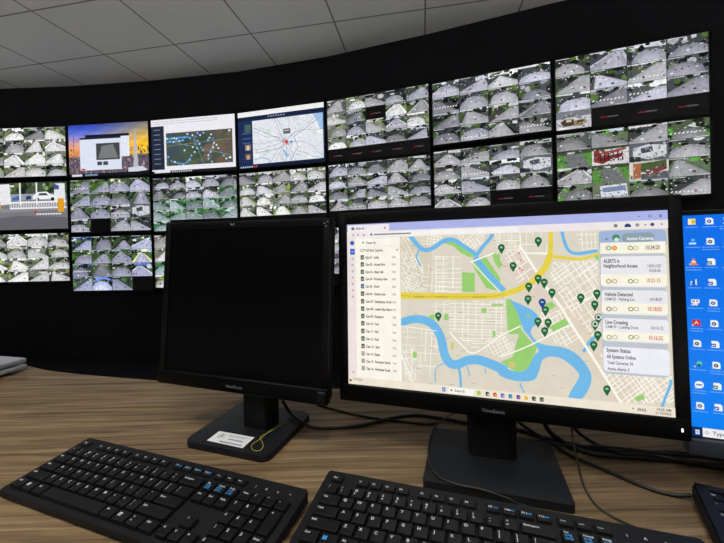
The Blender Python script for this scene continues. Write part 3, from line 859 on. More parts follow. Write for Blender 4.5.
def pline(pts, wd, col, lay, smooth=True, cap=True):
    if smooth and len(pts) > 2: pts = [(p.x, p.y) for p in catmull([(x, y, 0) for x, y in pts], 5)]
    L = []; R = []
    n = len(pts)
    for i in range(n):
        a, b = pts[max(i-1, 0)], pts[min(i+1, n-1)]
        dx, dy = b[0] - a[0], b[1] - a[1]; l = math.hypot(dx, dy) or 1
        w = wd if not isinstance(wd, (list, tuple)) else wd[0] + (wd[1] - wd[0]) * i / (n - 1)
        L.append((pts[i][0] - dy / l * w / 2, pts[i][1] + dx / l * w / 2)); R.append((pts[i][0] + dy / l * w / 2, pts[i][1] - dx / l * w / 2))
    for i in range(n - 1):
        ppoly([L[i], L[i+1], R[i+1], R[i]], col, lay)
MAPC = (220, 213, 195)
P.rect(0, 0, 1, 1, MAPC, 0)
rng = random.Random(5)
WH = (250, 246, 236)
def streets(quad, n, m, wd=.8, drop=.12, col=WH, lay=6, bend=0.0):
    """a net of streets inside a four-cornered district"""
    a, b, c, d = [Vector(p) for p in quad]
    def at(u, v): return a.lerp(b, u).lerp(d.lerp(c, u), v)
    for k, cnt, fl in ((0, n, False), (1, m, True)):
        for i in range(cnt + 1):
            s0 = (i + rng.uniform(-.22, .22) * (0 < i < cnt)) / cnt
            x = 0.0
            while x < 1:
                e = min(1, x + rng.choice([.25, .4, .6, 1]))
                if rng.random() > drop:
                    p, q2 = (at(s0, x), at(s0, e)) if not fl else (at(x, s0), at(e, s0))
                    pline([tuple(p), tuple(q2)], wd * rng.choice([.8, 1, 1, 1.4]), col, lay, False)
                x = e
def quad_fill(quad, col, lay): ppoly(quad, col, lay)
# districts
quad_fill([(400.5, 236), (432, 250), (430, 292), (400.5, 293)], (214, 206, 184), 1)
quad_fill([(548, 300), (640, 250), (672, 400), (612, 404)], (222, 210, 190), 1)
quad_fill([(500, 262), (520, 247), (560, 309), (545, 320)], (222, 208, 192), 1)
def net(poly, deg, sx, sy, wd=.7, drop=.18, jit=.3, lay=6, col=WH):
    """two families of parallel streets, cut to a convex district"""
    cx_ = sum(p[0] for p in poly) / len(poly); cy_ = sum(p[1] for p in poly) / len(poly)
    R = max(math.hypot(p[0] - cx_, p[1] - cy_) for p in poly)
    area = sum(poly[i-1][0] * poly[i][1] - poly[i][0] * poly[i-1][1] for i in range(len(poly)))
    for a0, sp, other in ((math.radians(deg), sy, sx), (math.radians(deg + 90), sx, sy)):
        dx, dy = math.cos(a0), math.sin(a0)
        k = -R
        while k < R:
            ox, oy = cx_ - dy * k, cy_ + dx * k
            t = -R
            while t < R:
                L = other * rng.choice([1, 2, 2, 3, 5, 8])
                if rng.random() > drop:
                    t0, t1 = t, min(R, t + L)
                    for i in range(len(poly)):                        # cut the street to the district
                        (ax, ay), (bx, by) = poly[i-1], poly[i]
                        nx, ny = -(by - ay), bx - ax
                        if area < 0: nx, ny = -nx, -ny
                        q0 = (ox - ax) * nx + (oy - ay) * ny; qd = dx * nx + dy * ny
                        if abs(qd) < 1e-9:
                            if q0 < 0: t1 = t0 - 1
                        elif qd > 0: t0 = max(t0, -q0 / qd)
                        else: t1 = min(t1, -q0 / qd)
                    if t1 - t0 > .6:
                        pline([(ox + dx * t0, oy + dy * t0), (ox + dx * t1, oy + dy * t1)], wd * rng.choice([.7, 1, 1, 1.3]), col, lay, False)
                t += L
            k += sp * rng.uniform(1 - jit, 1 + jit)
net([(401, 235), (412, 240), (422, 262), (424, 292), (401, 293)], 62, 2.6, 3.4, .5, .34)
net([(401, 250), (422, 262), (430, 292), (401, 293)], 20, 3.2, 4.2, .45, .5)
net([(419, 233), (447, 231), (443, 240), (430, 246), (424, 247)], 8, 3.2, 2.8, .5)
net([(452, 232), (487, 230), (483, 243), (474, 251), (462, 243)], -34, 3.4, 3.2, .6)
net([(434, 256), (461, 257), (461, 292), (434, 292)], 1, 5.6, 4.6, .7, .12)
net([(434, 256), (448, 256), (448, 292), (434, 292)], 1, 14, 2.4, .45, .3)
net([(421, 268), (433, 262), (433, 292), (424, 292)], 4, 6, 5, .5, .4)
net([(410, 301), (449, 301), (449, 334), (444, 326), (430, 315), (412, 314)], 2, 5, 3.6, .55)
net([(449, 301), (505, 301), (505, 333), (474, 350), (449, 332)], 1.5, 6.4, 3.0, .65, .12)
net([(478, 350), (505, 336), (516, 346), (502, 358)], -28, 3.6, 3.4, .7)
net([(401, 328), (430, 328), (438, 340), (440, 364), (430, 378), (401, 376)], 3, 5.5, 6, .6, .3)
net([(401, 345), (414, 345), (416, 381), (404, 382)], 66, 3, 7, .5, .35)
net([(495, 234), (520, 231), (520, 250), (497, 252)], -2, 3.8, 3.2, .6)
net([(519, 231), (548, 230), (548, 254), (524, 253)], 0, 7, 7, .7, .3)
net([(502, 253), (521, 248), (545, 284), (522, 292)], 57, 4.5, 6, .8)
net([(553, 262), (598, 260), (600, 336), (586, 342), (566, 306), (548, 284)], -34, 5.6, 5.0, .85, .12)
net([(556, 262), (598, 260), (598, 300), (572, 302)], -34, 3.0, 9, .5, .4)
net([(575, 230), (598, 229), (598, 249), (582, 250)], -3, 5, 5, .7, .3)
net([(540, 312), (566, 310), (582, 340), (566, 346), (541, 340)], -30, 4.2, 4.2, .8, .2)
net([(600, 352), (668, 374), (674, 402), (622, 404), (604, 376)], -36, 5.2, 5.0, .9, .08)
net([(640, 376), (672, 376), (674, 404), (640, 404)], -36, 4.0, 4.0, .8, .3)
# parks
GR = (152, 206, 112)
for pts in (
    [(444, 243), (453, 241), (464, 248), (473, 255), (476, 258), (469, 257), (461, 253), (453, 246)],
    [(462, 272), (474.6, 273), (474.6, 292), (462, 292)],
    [(478, 258), (486, 257), (500, 278), (500, 288), (494, 280)],
    [(471, 261), (475, 259), (498, 291), (486, 288), (475, 270)],
    [(492, 255), (500, 254), (500, 270), (495, 263)],
    [(491, 254), (495.5, 253), (503, 265.5), (498, 268)],
    [(505.5, 299), (511, 299), (521, 323), (520, 334), (507.5, 334)],
    [(520, 329), (531, 342), (537, 346), (528, 370), (515, 372), (500, 362), (512, 357)],
    [(544.5, 304), (551, 301), (556, 306), (548, 310.5)],
    [(549, 327), (565, 318), (569, 324), (553, 332)],
    [(481, 308), (486, 308), (486, 313), (481, 313)],
    [(491, 304), (503, 304), (503, 306), (491, 306)],
    [(428, 316), (434, 314), (434, 320), (430, 320)], [(443.6, 314), (448, 314), (448, 320), (443.6, 320)],
    [(492, 331), (495, 331), (495, 337), (492, 337)],
    [(634, 398), (643, 394), (645, 399), (637, 402)],
    [(594, 256), (599, 252), (599, 262)], [(412, 352), (416, 352), (416, 358), (412, 358)],
): ppoly(pts, GR, 8)
ppoly([(509, 361), (515, 362), (514, 368), (507, 366)], (206, 196, 120), 9)
ppoly([(450, 342), (453, 342), (453, 349), (450, 349)], (206, 206, 120), 9)
# water
BL = (112, 184, 230)
for pts, wd in (
    ([(409, 234), (418.2, 245.7), (424.9, 250.1), (433, 248.2), (443, 241.5), (453, 239.9), (463, 245.7), (473, 252.3), (476.3, 255.6)], 4.4),
    ([(476, 256), (483, 246.5), (490.4, 238.2), (493.5, 232)], 3.6),
    ([(420, 249), (416.6, 255.6), (418, 260.6), (420.7, 266.4)], 1.6),
    ([(475, 257), (483, 268), (492.9, 279.7), (503.8, 291)], 6.0),
    ([(398, 323.4), (412.2, 319.3), (424.3, 320.3), (434, 326.4), (440.5, 338.6), (443.6, 353.8), (449, 362.9), (456.7, 364.5), (464.9, 360.9), (477, 359.9), (491.2, 364.5), (505.4, 371)], (8.0, 9.6)),
    ([(457.8, 366), (459.5, 377), (459.8, 388)], 2.6),
    ([(443, 363), (435, 369), (434.5, 383)], 1.0), ([(466, 366), (469, 376)], 1.2), ([(484, 368), (485, 374)], .9),
    ([(561.8, 229), (564.5, 241.3), (569.1, 250.5), (578.3, 253.4), (598, 250.4)], 3.4),
    ([(671, 380), (670, 386), (664.6, 399.5), (661, 410)], 3.0),
    ([(583, 352), (590, 341), (597, 336)], 3.4), ([(519, 383), (523, 393)], 1.4), ([(521, 386), (518, 388)], .8),
): pline(pts, wd, BL, 12)
riv = [(509.5, 300), (515, 302), (531, 309.5), (539, 318), (538, 323.5), (532, 327.5), (530.5, 334), (538, 342.5), (548.5, 345.5), (563.5, 347.6), (578, 355.5), (590, 372), (589.5, 386), (580, 400), (567, 398.5), (578, 378), (576, 371), (563.5, 360), (551, 356.5), (542, 360), (538, 372), (534, 379.5), (525, 381.5), (512, 380.5), (498, 374.8), (498, 365.5), (512, 371), (523, 371), (528.5, 365.7), (534, 355), (538, 349.8), (527.5, 335), (523, 329.6), (517, 313)]
riv = [(p.x, p.y) for p in catmull([(x, y, 0) for x, y in riv + riv[:1]], 3)][:-1]
ppoly(riv, BL, 12)
ppoly([(526, 314), (529, 313.5), (530, 318), (527, 319)], (150, 190, 170), 13)
# main roads
for pts, wd in (
    ([(520, 246), (538, 274), (548, 290), (562, 309), (570, 323), (591, 355), (612, 389), (622, 406)], 2.6),
    ([(500, 357), (530, 345), (569, 325)], 1.4), ([(524, 252.8), (548, 254)], 1.4), ([(520, 231), (521, 248)], 1.2),
    ([(449, 332), (462, 346), (474, 353), (500, 336), (520, 326)], 1.4), ([(400, 354), (412, 382)], 1.4),
    ([(400.5, 326), (436, 331)], 0.8), ([(472, 262), (477, 268), (500, 292), (506, 297)], 1.0),
    ([(494, 253), (476, 260), (470, 262)], 1.4), ([(572, 300), (596, 288)], 1.1), ([(556, 312), (598, 294)], 1.1),
): pline(pts, wd, WH, 15)
HW = (230, 208, 72)
pline([(400, 295.6), (450, 296.4), (490, 296.0), (504.7, 293.7), (521.3, 288.0), (534.2, 279.9), (545.2, 267), (550.4, 252), (550.8, 229)], (6.4, 4.6), HW, 17)
pline([(534.2, 280), (545.2, 267), (550.4, 254)], 6.6, HW, 17)
pline([(551, 256), (563.6, 257.5), (582, 258.8), (598.6, 253.2)], (3.4, 2.6), HW, 17)
pline([(400, 295.8), (450, 296.8), (490, 296.4), (504.7, 294.2)], .6, (196, 176, 60), 18)
for x, y, w_ in ((414, 297, 10), (436, 297, 12), (472, 297, 14)): pline([(x, y), (x + w_, y + .1)], .8, (170, 156, 70), 19, False)
for _ in range(70):                                                   # street names
    x, y = rng.uniform(404, 590), rng.uniform(240, 392)
    pline([(x, y), (x + rng.uniform(2.5, 5), y + rng.uniform(-.4, .4))], .5, (168, 160, 148), 10, False)
for x, y in ((519, 253), (521, 260), (519.5, 268), (522, 270)): P.disc(*uv(x, y), .004, (222, 150, 150), 16, 8)
# pins
def pin(x, y, col=(24, 98, 52), ring=False, r=3.5):
    k = .85 + (x - 348) / 320 * .3; r *= k
    c = [(x + r * math.cos(a), y + r * math.sin(a)) for a in (math.radians(150 + 240 * i / 14) for i in range(15))]
    ppoly(c + [(x, y + r * 1.9)], col, pin.lay); pin.lay += 1
    if ring:
        for rr, cc in ((r * .75, (232, 238, 230)), (r * .45, col)):
            ppoly([(x + rr * math.cos(a), y + rr * math.sin(a)) for a in (6.283 * i / 12 for i in range(12))], cc, pin.lay); pin.lay += 1
    else:
        ppoly([(x - r*.42, y - r*.3), (x + r*.1, y - r*.3), (x + r*.42, y - r*.1), (x + r*.42, y + r*.2), (x - r*.42, y + r*.2)], (150, 200, 160), pin.lay)
        pin.lay += 1
pin.lay = 22
for x, y in ((501.4, 247.5), (538.4, 240.5), (513, 265.5), (528.6, 286), (538, 278), (544, 282), (551.7, 292), (527.7, 298.6), (580.6, 297), (596.8, 293), (545, 309.6), (537.5, 321), (547.6, 322), (544.2, 330.5), (597.4, 334.5), (606.3, 389), (437.9, 315.5)): pin(x, y)
pin(541.9, 302, (24, 62, 150))
pin(594.5, 304, ring=False); pin(598, 317, ring=True); pin(594.6, 323.8, ring=True); pin(593.2, 344.5)
# window frame of the browser
LY = 70
def urect(u0, v0, u1, v1, col, lay): P.rect(u0, v0, u1, v1, col, lay)
urect(0, 0, 1, .047, (172, 180, 232), LY); urect(.003, .006, .165, .05, (240, 234, 238), LY + 1)
urect(0, .047, 1, .088, (236, 230, 230), LY)
P.text(.035, .034, 'Alerts', .016, (90, 90, 100), LY + 2); urect(.018, .018, .03, .036, (110, 110, 120), LY + 2); P.text(.145, .035, 'x', .018, (90, 90, 110), LY + 2)
for i, u in enumerate((.02, .04, .062)): P.text(u, .076, '<>o'[i], .018, (90, 90, 96), LY + 2)
urect(.085, .054, .60, .083, (246, 242, 240), LY + 1); P.disc(.096, .068, .005, (120, 120, 124), LY + 2); urect(.106, .064, .245, .073, (140, 136, 140), LY + 2)
for u in (.93, .957): urect(u - .003, .025, u + .003, .028, (90, 96, 140), LY + 2)
urect(.953, .020, .961, .032, (90, 96, 140), LY + 2); urect(.9545, .0224, .9595, .0296, (172, 180, 232), LY + 3); P.text(.979, .033, 'x', .018, (80, 84, 120), LY + 2)
for u, c in ((.87, (120, 116, 110)), (.90, (40, 60, 120)), (.925, (150, 146, 146)), (.945, (110, 110, 110)), (.962, (70, 74, 120)), (.985, (100, 100, 106))):
    P.disc(u, .068, .0052 if u not in (.945, .985) else .0024, c, LY + 2, 10)
P.poly([(.892, .077), (.894, .064), (.901, .058), (.908, .065), (.910, .077)], (40, 60, 120), LY + 3)
# icon rail and camera list
urect(0, .088, .032, .955, (238, 226, 222), LY); urect(.032, .088, uv(400.5, 300)[0], .955, (250, 245, 232), LY)
urect(.032, .088, .033, .955, (224, 216, 208), LY + 1)
P.disc(*uv(352.8, 243.4), .0085, (60, 92, 190), LY + 2); 
x, y = uv(353, 252); urect(x - .009, y - .018, x + .009, y + .018, (34, 84, 200), LY + 2); urect(x - .004, y - .004, x + .004, y + .004, (170, 196, 240), LY + 3)
for yy in (259, 265.3, 271.5, 277.7, 284, 290.4, 296.6, 372):
    a, b = uv(353, yy); P.disc(a, b, .0042, (150, 140, 138), LY + 2, 8); P.disc(a, b, .002, (226, 216, 214), LY + 3, 8)
a, b = uv(360.5, 243); urect(a, b - .024, a + .135, b + .024, (238, 232, 222), LY + 1); urect(a + .001, b - .021, a + .134, b + .021, (252, 248, 238), LY + 2)
P.disc(a + .012, b, .004, (150, 146, 140), LY + 3); P.text(a + .024, b + .010, 'Search', .017, (120, 116, 110), LY + 3)
a, b = uv(360.5, 250.8); P.text(a, b + .008, 'CCTV All Alert Cameras', .017, (60, 56, 52), LY + 2, width=.088); P.disc(uv(397.5, 250.5)[0], b, .003, (110, 106, 100), LY + 2)
names = ['Cam 01 - Lobby', 'Cam 02 - Access Park', 'Cam 03 - Main Hall', 'Cam 04 - Workshop Gate', 'Cam 05 - North', 'Cam 06 - Garden Lane', 'Cam 07 - Distribution Dock', 'Cam 08 - Loading Bay Alarm', 'Cam 09 - Reception', 'Cam 10 - Yard', 'Cam 11 - Pier', 'Cam 12 - Roof', 'Cam 13 - Stair', 'Cam 14 - Depot', 'Cam 15 - Perimeter North', 'Cam 16 - Perimeter South']
ys = (257.6, 264.6, 272, 278.9, 286.3, 293.7, 301.3, 308.6, 316, 323.2, 330.8, 338.4, 345.9, 353.3, 360.6, 367.9)
for i, (nm, yy) in enumerate(zip(names, ys)):
    a, b = uv(362.7, yy)
    c = (38, 92, 150) if i == 4 else ((70, 86, 76) if i % 3 else (88, 82, 76))
    if i >= 13: c = (176, 172, 160)
    urect(a - .0065, b - .014, a + .0065, b + .014, c, LY + 2); urect(a - .003, b - .004, a + .004, b + .008, (160, 170, 160), LY + 3)
    P.text(a + .012, b + .008, nm, .0150, (44, 40, 38), LY + 2, width=.0038 * len(nm), bold=.03)
    P.text(uv(392, yy)[0], b + .007, '10:2%d' % (i % 10), .012, (120, 114, 106), LY + 2, width=.014)
# alert cards
def pcard(x0, y0, x1, y1, col, lay, r=.010):
    a, b = uv(x0, y0); c, d = uv(x1, y1); k = SW / SH
    pts = []
    for cx, cy, a0 in ((c - r, d - r * k, 0), (a + r, d - r * k, 90), (a + r, b + r * k, 180), (c - r, b + r * k, 270)):
        for i in range(5):
            g = math.radians(a0 + 22.5 * i); pts.append((cx + r * math.cos(g), cy + r * k * math.sin(g)))
    P.poly(pts, col, lay)
pcard(598.4, 230.6, 668.5, 378.2, (190, 196, 204), LY + 1, .012)
pcard(599.0, 231.2, 667.0, 246, (160, 180, 214), LY + 2)
a, b = uv(600, 242.6); c, d = uv(666, 253.6)
P.rect(a, b, c, d - .005, (248, 243, 224), LY + 3)
pcard(621.5, 233.0, 654.8, 241.4, (140, 160, 172), LY + 3, .014)
P.text(uv(627, 240)[0], uv(627, 240)[1], 'Active Cameras', .016, (240, 244, 246), LY + 4, width=.066)
P.disc(*uv(606.5, 238.8), .0035, (110, 130, 170), LY + 4); P.disc(*uv(616, 237.4), .0100, (70, 140, 110), LY + 4); P.disc(*uv(616.6, 239.4), .006, (214, 232, 220), LY + 5)
def two_tone(y0, ym, y1, x0, x1):
    pcard(x0, y0, x1, y1, (234, 234, 238), LY + 2)
    a, b = uv(x0, ym); c, d = uv(x1, y1)
    P.rect(a, b, c, d - .008, (250, 245, 226), LY + 3)
two_tone(256.4, 274, 287.2, 600.5, 667.4)
two_tone(289.6, 302.5, 315.8, 601.2, 668.2)
two_tone(317.6, 331, 344, 602.2, 669.2)
pcard(602.4, 346, 670, 376, (236, 236, 244), LY + 2)
def ptext(x, y, s, h, col, wpx):
    u, v = uv(x, y); u2, _ = uv(x + wpx, y); P.text(u, v, s, h, col, LY + 5, width=u2 - u)
INK = (40, 38, 40)
ptext(603.4, 262.6, 'ALERTS in', .018, INK, 16); ptext(603.4, 267.4, 'Neighborhood Access', .018, INK, 34)
ptext(647, 267, '10/21/25', .014, (120, 120, 126), 14); ptext(648.5, 271.6, '10:25:36', .014, (120, 120, 126), 12)
ptext(645, 249.2, '10:24:20', .020, (110, 100, 60), 15); ptext(646, 282, '10:21:15', .020, (200, 116, 70), 14.5)
ptext(604.4, 295.6, 'Vehicle Detected', .018, INK, 28); ptext(604.4, 300, 'CAM 02 - Parking Lot', .014, (110, 108, 110), 30)
ptext(649, 300.4, '10:18:07', .014, (110, 110, 116), 13); ptext(647, 310.6, '10:18:03', .020, (206, 84, 60), 14.5)
ptext(605, 323.4, 'Line Crossing', .018, INK, 22.5); ptext(605, 327.6, 'CAM 07 - Loading Dock', .014, (110, 108, 110), 33)
ptext(650, 329, '10:15:12', .014, (110, 110, 116), 13); ptext(648, 339.4, '10:16:32', .020, (206, 84, 60), 14.5)
ptext(606, 351.4, 'System Status', .018, INK, 24); ptext(606.2, 357.8, 'All Systems Online', .018, INK, 29)
ptext(606.6, 363.6, 'Total Cameras: 56', .015, (90, 88, 92), 26); ptext(606.8, 369.8, 'Active Alerts: 5', .015, (90, 88, 92), 22)
for y, cols in ((247.8, ((90, 150, 96), (226, 140, 60))), (281, ((170, 150, 60), (206, 170, 150))), (308.8, ((110, 120, 90), (190, 190, 180))), (337, ((160, 170, 70), (190, 196, 180)))):
    for x, c in zip((608.6, 614.4), cols):
        P.disc(*uv(x, y), .0072, c, LY + 5, 12); P.disc(*uv(x, y), .0044, (244, 240, 220) if c != (226, 140, 60) else (240, 180, 110), LY + 6, 10)
    for x, c in zip((630.5, 636), ((130, 150, 60), (190, 186, 160))):
        P.disc(*uv(x, y), .0070, c, LY + 5, 12); P.disc(*uv(x, y), .0044, (246, 242, 222), LY + 6, 10)
# task bar
urect(0, .955, 1, 1, (238, 228, 210), LY + 1)
def on_bar(x): return uv(x, 383 + (x - 348) * .104)[0]
u = on_bar(442.8); 
for du in (-.0055, .0008):
    for dv in (-.012, .001): urect(u + du, .977 + dv, u + du + .005, .977 + dv + .011, (40, 120, 214), LY + 3)
urect(on_bar(447.6), .961, on_bar(473), .994, (250, 246, 238), LY + 2); P.disc(on_bar(450.5), .977, .0035, (120, 120, 124), LY + 3); P.text(on_bar(453.5), .984, 'Search', .015, (130, 126, 120), LY + 3)
for x, c, c2 in ((478, (150, 190, 60), (240, 220, 60)), (486.5, (40, 44, 48), (240, 240, 240)), (494, (206, 80, 60), (240, 210, 90)), (501.6, (90, 96, 190), (190, 190, 236)), (509.4, (40, 120, 190), (90, 200, 190)), (517.4, (80, 80, 170), (220, 90, 150)), (525, (236, 196, 80), (230, 150, 60)), (532.9, (40, 70, 56), (130, 170, 140)), (540.9, (60, 66, 60), (160, 190, 170))):
    u = on_bar(x); P.poly([(u - .006, .968), (u + .003, .966), (u + .0062, .975), (u + .005, .989), (u - .005, .989)], c, LY + 3); P.disc(u + .002, .980, .003, c2, LY + 4, 8)
P.text(.018, .975, '31°C Sunny', .012, (130, 120, 90), LY + 3, width=.035); P.disc(.008, .978, .005, (120, 100, 60), LY + 3)
P.text(.895, .986, '^   ENG', .014, (90, 90, 96), LY + 3, width=.035); P.text(.955, .975, '10:25 AM', .012, (90, 90, 96), LY + 3, width=.035); P.text(.952, .992, '21/10/2025', .012, (90, 90, 96), LY + 3, width=.038)
P.build('screen', M['deskscreen'], t, Mx @ Matrix.Translation((0, 0.001, 0)))

# the monitor with the blue desktop, running out of the frame
RW, RH = 0.571, 0.322
ryaw, rtilt = -0.375, 0.059
ex = Vector((math.cos(ryaw), math.sin(ryaw), 0)); back = Vector((-math.sin(ryaw), math.cos(ryaw), 0))
upv = Vector((0, 0, 1)) * math.cos(rtilt) + back * math.sin(rtilt)
pc = Vector((0.487, 0.532, 0.071)) + ex * RW / 2 + upv * RH / 2
bxy = (pc.x + back.x * 0.035, pc.y + back.y * 0.035)
t = thing('monitor', 'monitor at the right edge showing a bright blue desktop with icons', 'monitor', (*bxy, DESK_Z), ryaw)
base_and_neck(t, 0.24, 0.17, 0.01, 0.0, 0.035, 0.07, 0.04, 0.26)
Mx = panel_matrix(bxy, ryaw, tuple(pc), ryaw, rtilt)
panel_parts(t, Mx, RW + 0.014, 0.007, 0.0035, RW, RH, lip=0.0)
box('chin', (-RW/2 - 0.007, RW/2 + 0.007, -0.009, 0.012, -RH/2 - 0.0235, -RH/2 - 0.001), M['lip'], t, bevel=0.002, matrix=Mx)
P = Painter(RW, RH, 2.0e-5)
for i in range(12):                                                    # the wallpaper runs from deep to lighter blue
    k = i / 11; P.rect(0, i / 12, 1, (i + 1) / 12, (int(4 + 4 * k), int(108 + 20 * k), int(232 + 10 * k)), 0)
WHT = (236, 240, 244)
def icon(x, y, kind, i):
    """x, y: centre in metres from the top left corner of the screen"""
    s = 0.0044
    def R(a, b, c, d, col, l): P.rect((x + a * s) / RW, (y + b * s) / RH, (x + c * s) / RW, (y + d * s) / RH, col, l)
    def D(a, b, r, col, l): P.disc((x + a * s) / RW, (y + b * s) / RH, r * s / RW, col, l, 14)
    def G(pts, col, l): P.poly([((x + a * s) / RW, (y + b * s) / RH) for a, b in pts], col, l)
    if kind == 'folder': R(-1, -1, 1, 1, (240, 214, 110), 2); R(-1, -1, -.2, 1, (250, 236, 180), 3); R(.1, -.3, .8, .5, (190, 170, 60), 3)
    elif kind == 'doc':
        G([(-1, -1.1), (.5, -1.1), (1, -.6), (1, 1.1), (-1, 1.1)], WHT, 2)
        D(-.1, .1, .6, [(40, 46, 54), (40, 80, 150), (50, 56, 64), (50, 110, 84)][i % 4], 3); D(-.1, .1, .24, (210, 216, 224), 4)
    elif kind == 'word':
        G([(-1, -1.1), (.5, -1.1), (1, -.6), (1, 1.1), (-1, 1.1)], WHT, 2); R(-1.1, -.2, .1, .9, (36, 90, 180) if i % 3 else (40, 130, 80), 3); R(-.8, .2, -.2, .5, WHT, 4)
    elif kind == 'pc': R(-.4, -1, .6, -.1, (80, 180, 240), 2); R(-1, .3, .9, .9, (190, 226, 250), 2)
    elif kind == 'cone': G([(-.9, .9), (-.2, -1.1), (.2, -1.1), (.9, .9)], (238, 140, 40), 2); G([(-.6, .2), (-.4, -.3), (.4, -.3), (.6, .2)], WHT, 3); R(-1.1, .8, 1.1, 1.1, (236, 130, 30), 3)
    elif kind == 'horn': G([(-1, -.3), (0, -.5), (.6, -1.1), (.6, 1.1), (0, .5), (-1, .3)], (220, 234, 250), 2); R(-.6, -.6, .2, .6, (34, 88, 180), 3)
    elif kind == 'tiles': R(-1.1, -1, 1.1, .2, WHT, 2); R(-.7, .2, .6, 1, (230, 220, 214), 2); R(-.8, -.7, -.2, -.1, (120, 130, 140), 3); R(.2, -.7, .7, -.2, (180, 90, 80), 3)
    elif kind == 'red': R(-1.1, -1, 1.1, 1, (204, 40, 34), 2); G([(-.7, .6), (0, -.7), (.7, .5), (0, .1)], WHT, 3); G([(-.4, .45), (0, -.2), (.35, .35), (0, .25)], (204, 40, 34), 4)
    elif kind == 'swirl': D(0, 0, 1.15, (40, 120, 210), 2); D(.3, -.2, .75, (90, 206, 150), 3); D(.2, .35, .5, (20, 84, 180), 4)
    elif kind == 'chat': D(0, -.05, 1.2, WHT, 2); R(-.8, -.25, .8, .25, (90, 130, 200), 3); G([(-.8, .6), (-.2, 1), (-1, 1.3)], WHT, 2)
    if kind not in ('folder', 'pc'): R(-1.2, .55, -.75, 1.1, (210, 224, 246), 5); R(-1.1, .7, -.85, 1, (40, 90, 180), 6)
    for r in range(2 if i % 3 == 2 else 1):
        w = 1.6 + (i * 37 % 5) * .14
        a = -w
        while a < w:
            k = .24 + ((i * 7 + int(a * 10)) % 3) * .12
            R(a, 1.75 + r * .8, min(w, a + k), 2.05 + r * .8, (120, 176, 246), 5); a += k + .2
kinds = ['folder', 'pc', 'cone', 'horn', 'tiles', 'red', 'doc', 'swirl', 'chat', 'doc']
for i, k in enumerate(kinds): icon(0.0115, 0.0095 + i * 0.0298, k, i)
for c in range(1, 5):
    for i in range(10 if c < 3 else 6): icon(0.0115 + 0.0205 * c, 0.0095 + i * 0.0298, ['doc', 'doc', 'word', 'word', 'doc', 'doc', 'word', 'doc', 'word', 'word'][(i + 3 * (c - 1)) % 10], i + c)
P.rect(0, 1 - .042, 1, 1, (24, 30, 52), 2)
P.rect(0, 1 - .042, .021, 1, (10, 44, 96), 3)
for du in (.008, .0125):
    for dv in (-.030, -.019): P.rect(du, 1 + dv, du + .004, 1 + dv + .0095, (206, 222, 244), 4)
P.rect(.0225, 1 - .041, .20, 1 - .002, (236, 236, 238), 3); P.disc(.031, .979, .0035, (90, 96, 104), 4); P.disc(.031, .979, .0024, (236, 236, 238), 5)
P.text(.042, .986, 'Type here to search', .016, (120, 124, 130), 4)
for i in range(8): P.disc(.23 + i * .03, .979, .006, [(90, 160, 230), (240, 200, 90), (70, 180, 120), (220, 90, 70)][i % 4], 4, 10)
P.build('screen', M['deskscreen'], t, Mx @ Matrix.Translation((0, 0.001, 0)))

# ----------------------------------------------------------------- keyboards
U = 0.01905
def key_rows():
    """(x, y, width, depth, legend, blue) in key units; x from the left of the main block, y from the top of the number row"""
    K = []
    def run(y, x, items, d=1.0):
        for it in items:
            if isinstance(it, (int, float)): x += it; continue
            s, w = it if isinstance(it, tuple) else (it, 1.0)
            K.append((x, y, w, d, s)); x += w
    fy = -1.02
    run(fy, 0, ['Esc', 1.0, 'F1', 'F2', 'F3', 'F4', .5, 'F5', 'F6', 'F7', 'F8', .5, 'F9', 'F10', 'F11', 'F12'], .72)
    run(fy, 15.22, ['PrtSc', 'Lock', 'Pause'], .72)
    run(0, 0, ['`', '1', '2', '3', '4', '5', '6', '7', '8', '9', '0', '-', '=', ('Backspace', 2)])
    run(1, 0, [('Tab', 1.5), *'QWERTYUIOP', '[', ']', ('\\', 1.5)])
    run(2, 0, [('Caps', 1.75), *'ASDFGHJKL', ';', "'", ('Enter', 2.25)])
    run(3, 0, [('Shift', 2.25), *'ZXCVBNM', ',', '.', '/', ('Shift', 2.75)])
    run(4, 0, [('Ctrl', 1.25), ('#', 1.25), ('Alt', 1.25), ('', 6.25), ('Alt', 1.25), ('#', 1.25), ('=', 1.25), ('Ctrl', 1.25)])
    run(0, 15.22, ['Ins', 'Home', 'PgUp']); run(1, 15.22, ['Del', 'End', 'PgDn'])
    run(3, 16.22, ['^']); run(4, 15.22, ['<', 'v', '>'])
    run(0, 18.44, ['Num', '/', '*', '-']); run(1, 18.44, ['7', '8', '9']); run(2, 18.44, ['4', '5', '6']); run(3, 18.44, ['1', '2', '3'])
    K.append((21.44, 1, 1, 2, '+')); K.append((21.44, 3, 1, 2, 'Enter')); run(4, 18.44, [('0', 2), '.'])
    return K
KW, KD, ZB, ZF = 0.442, 0.127, 0.024, 0.012
BLUE = {'F9', 'F10', 'F11', 'F12', 'Ins', 'Home', 'PgUp', '#'}
SHIFTED = {'1': '!', '2': '@', '3': '#', '4': '$', '5': '%', '6': '^', '7': '&', '8': '*', '9': '(', '0': ')', '-': '_', '=': '+', '[': '{', ']': '}', ';': ':', "'": '"', ',': '<', '.': '>', '/': '?', '`': '~', '\\': '|'}
TOPA = math.atan2(ZB - ZF, KD)

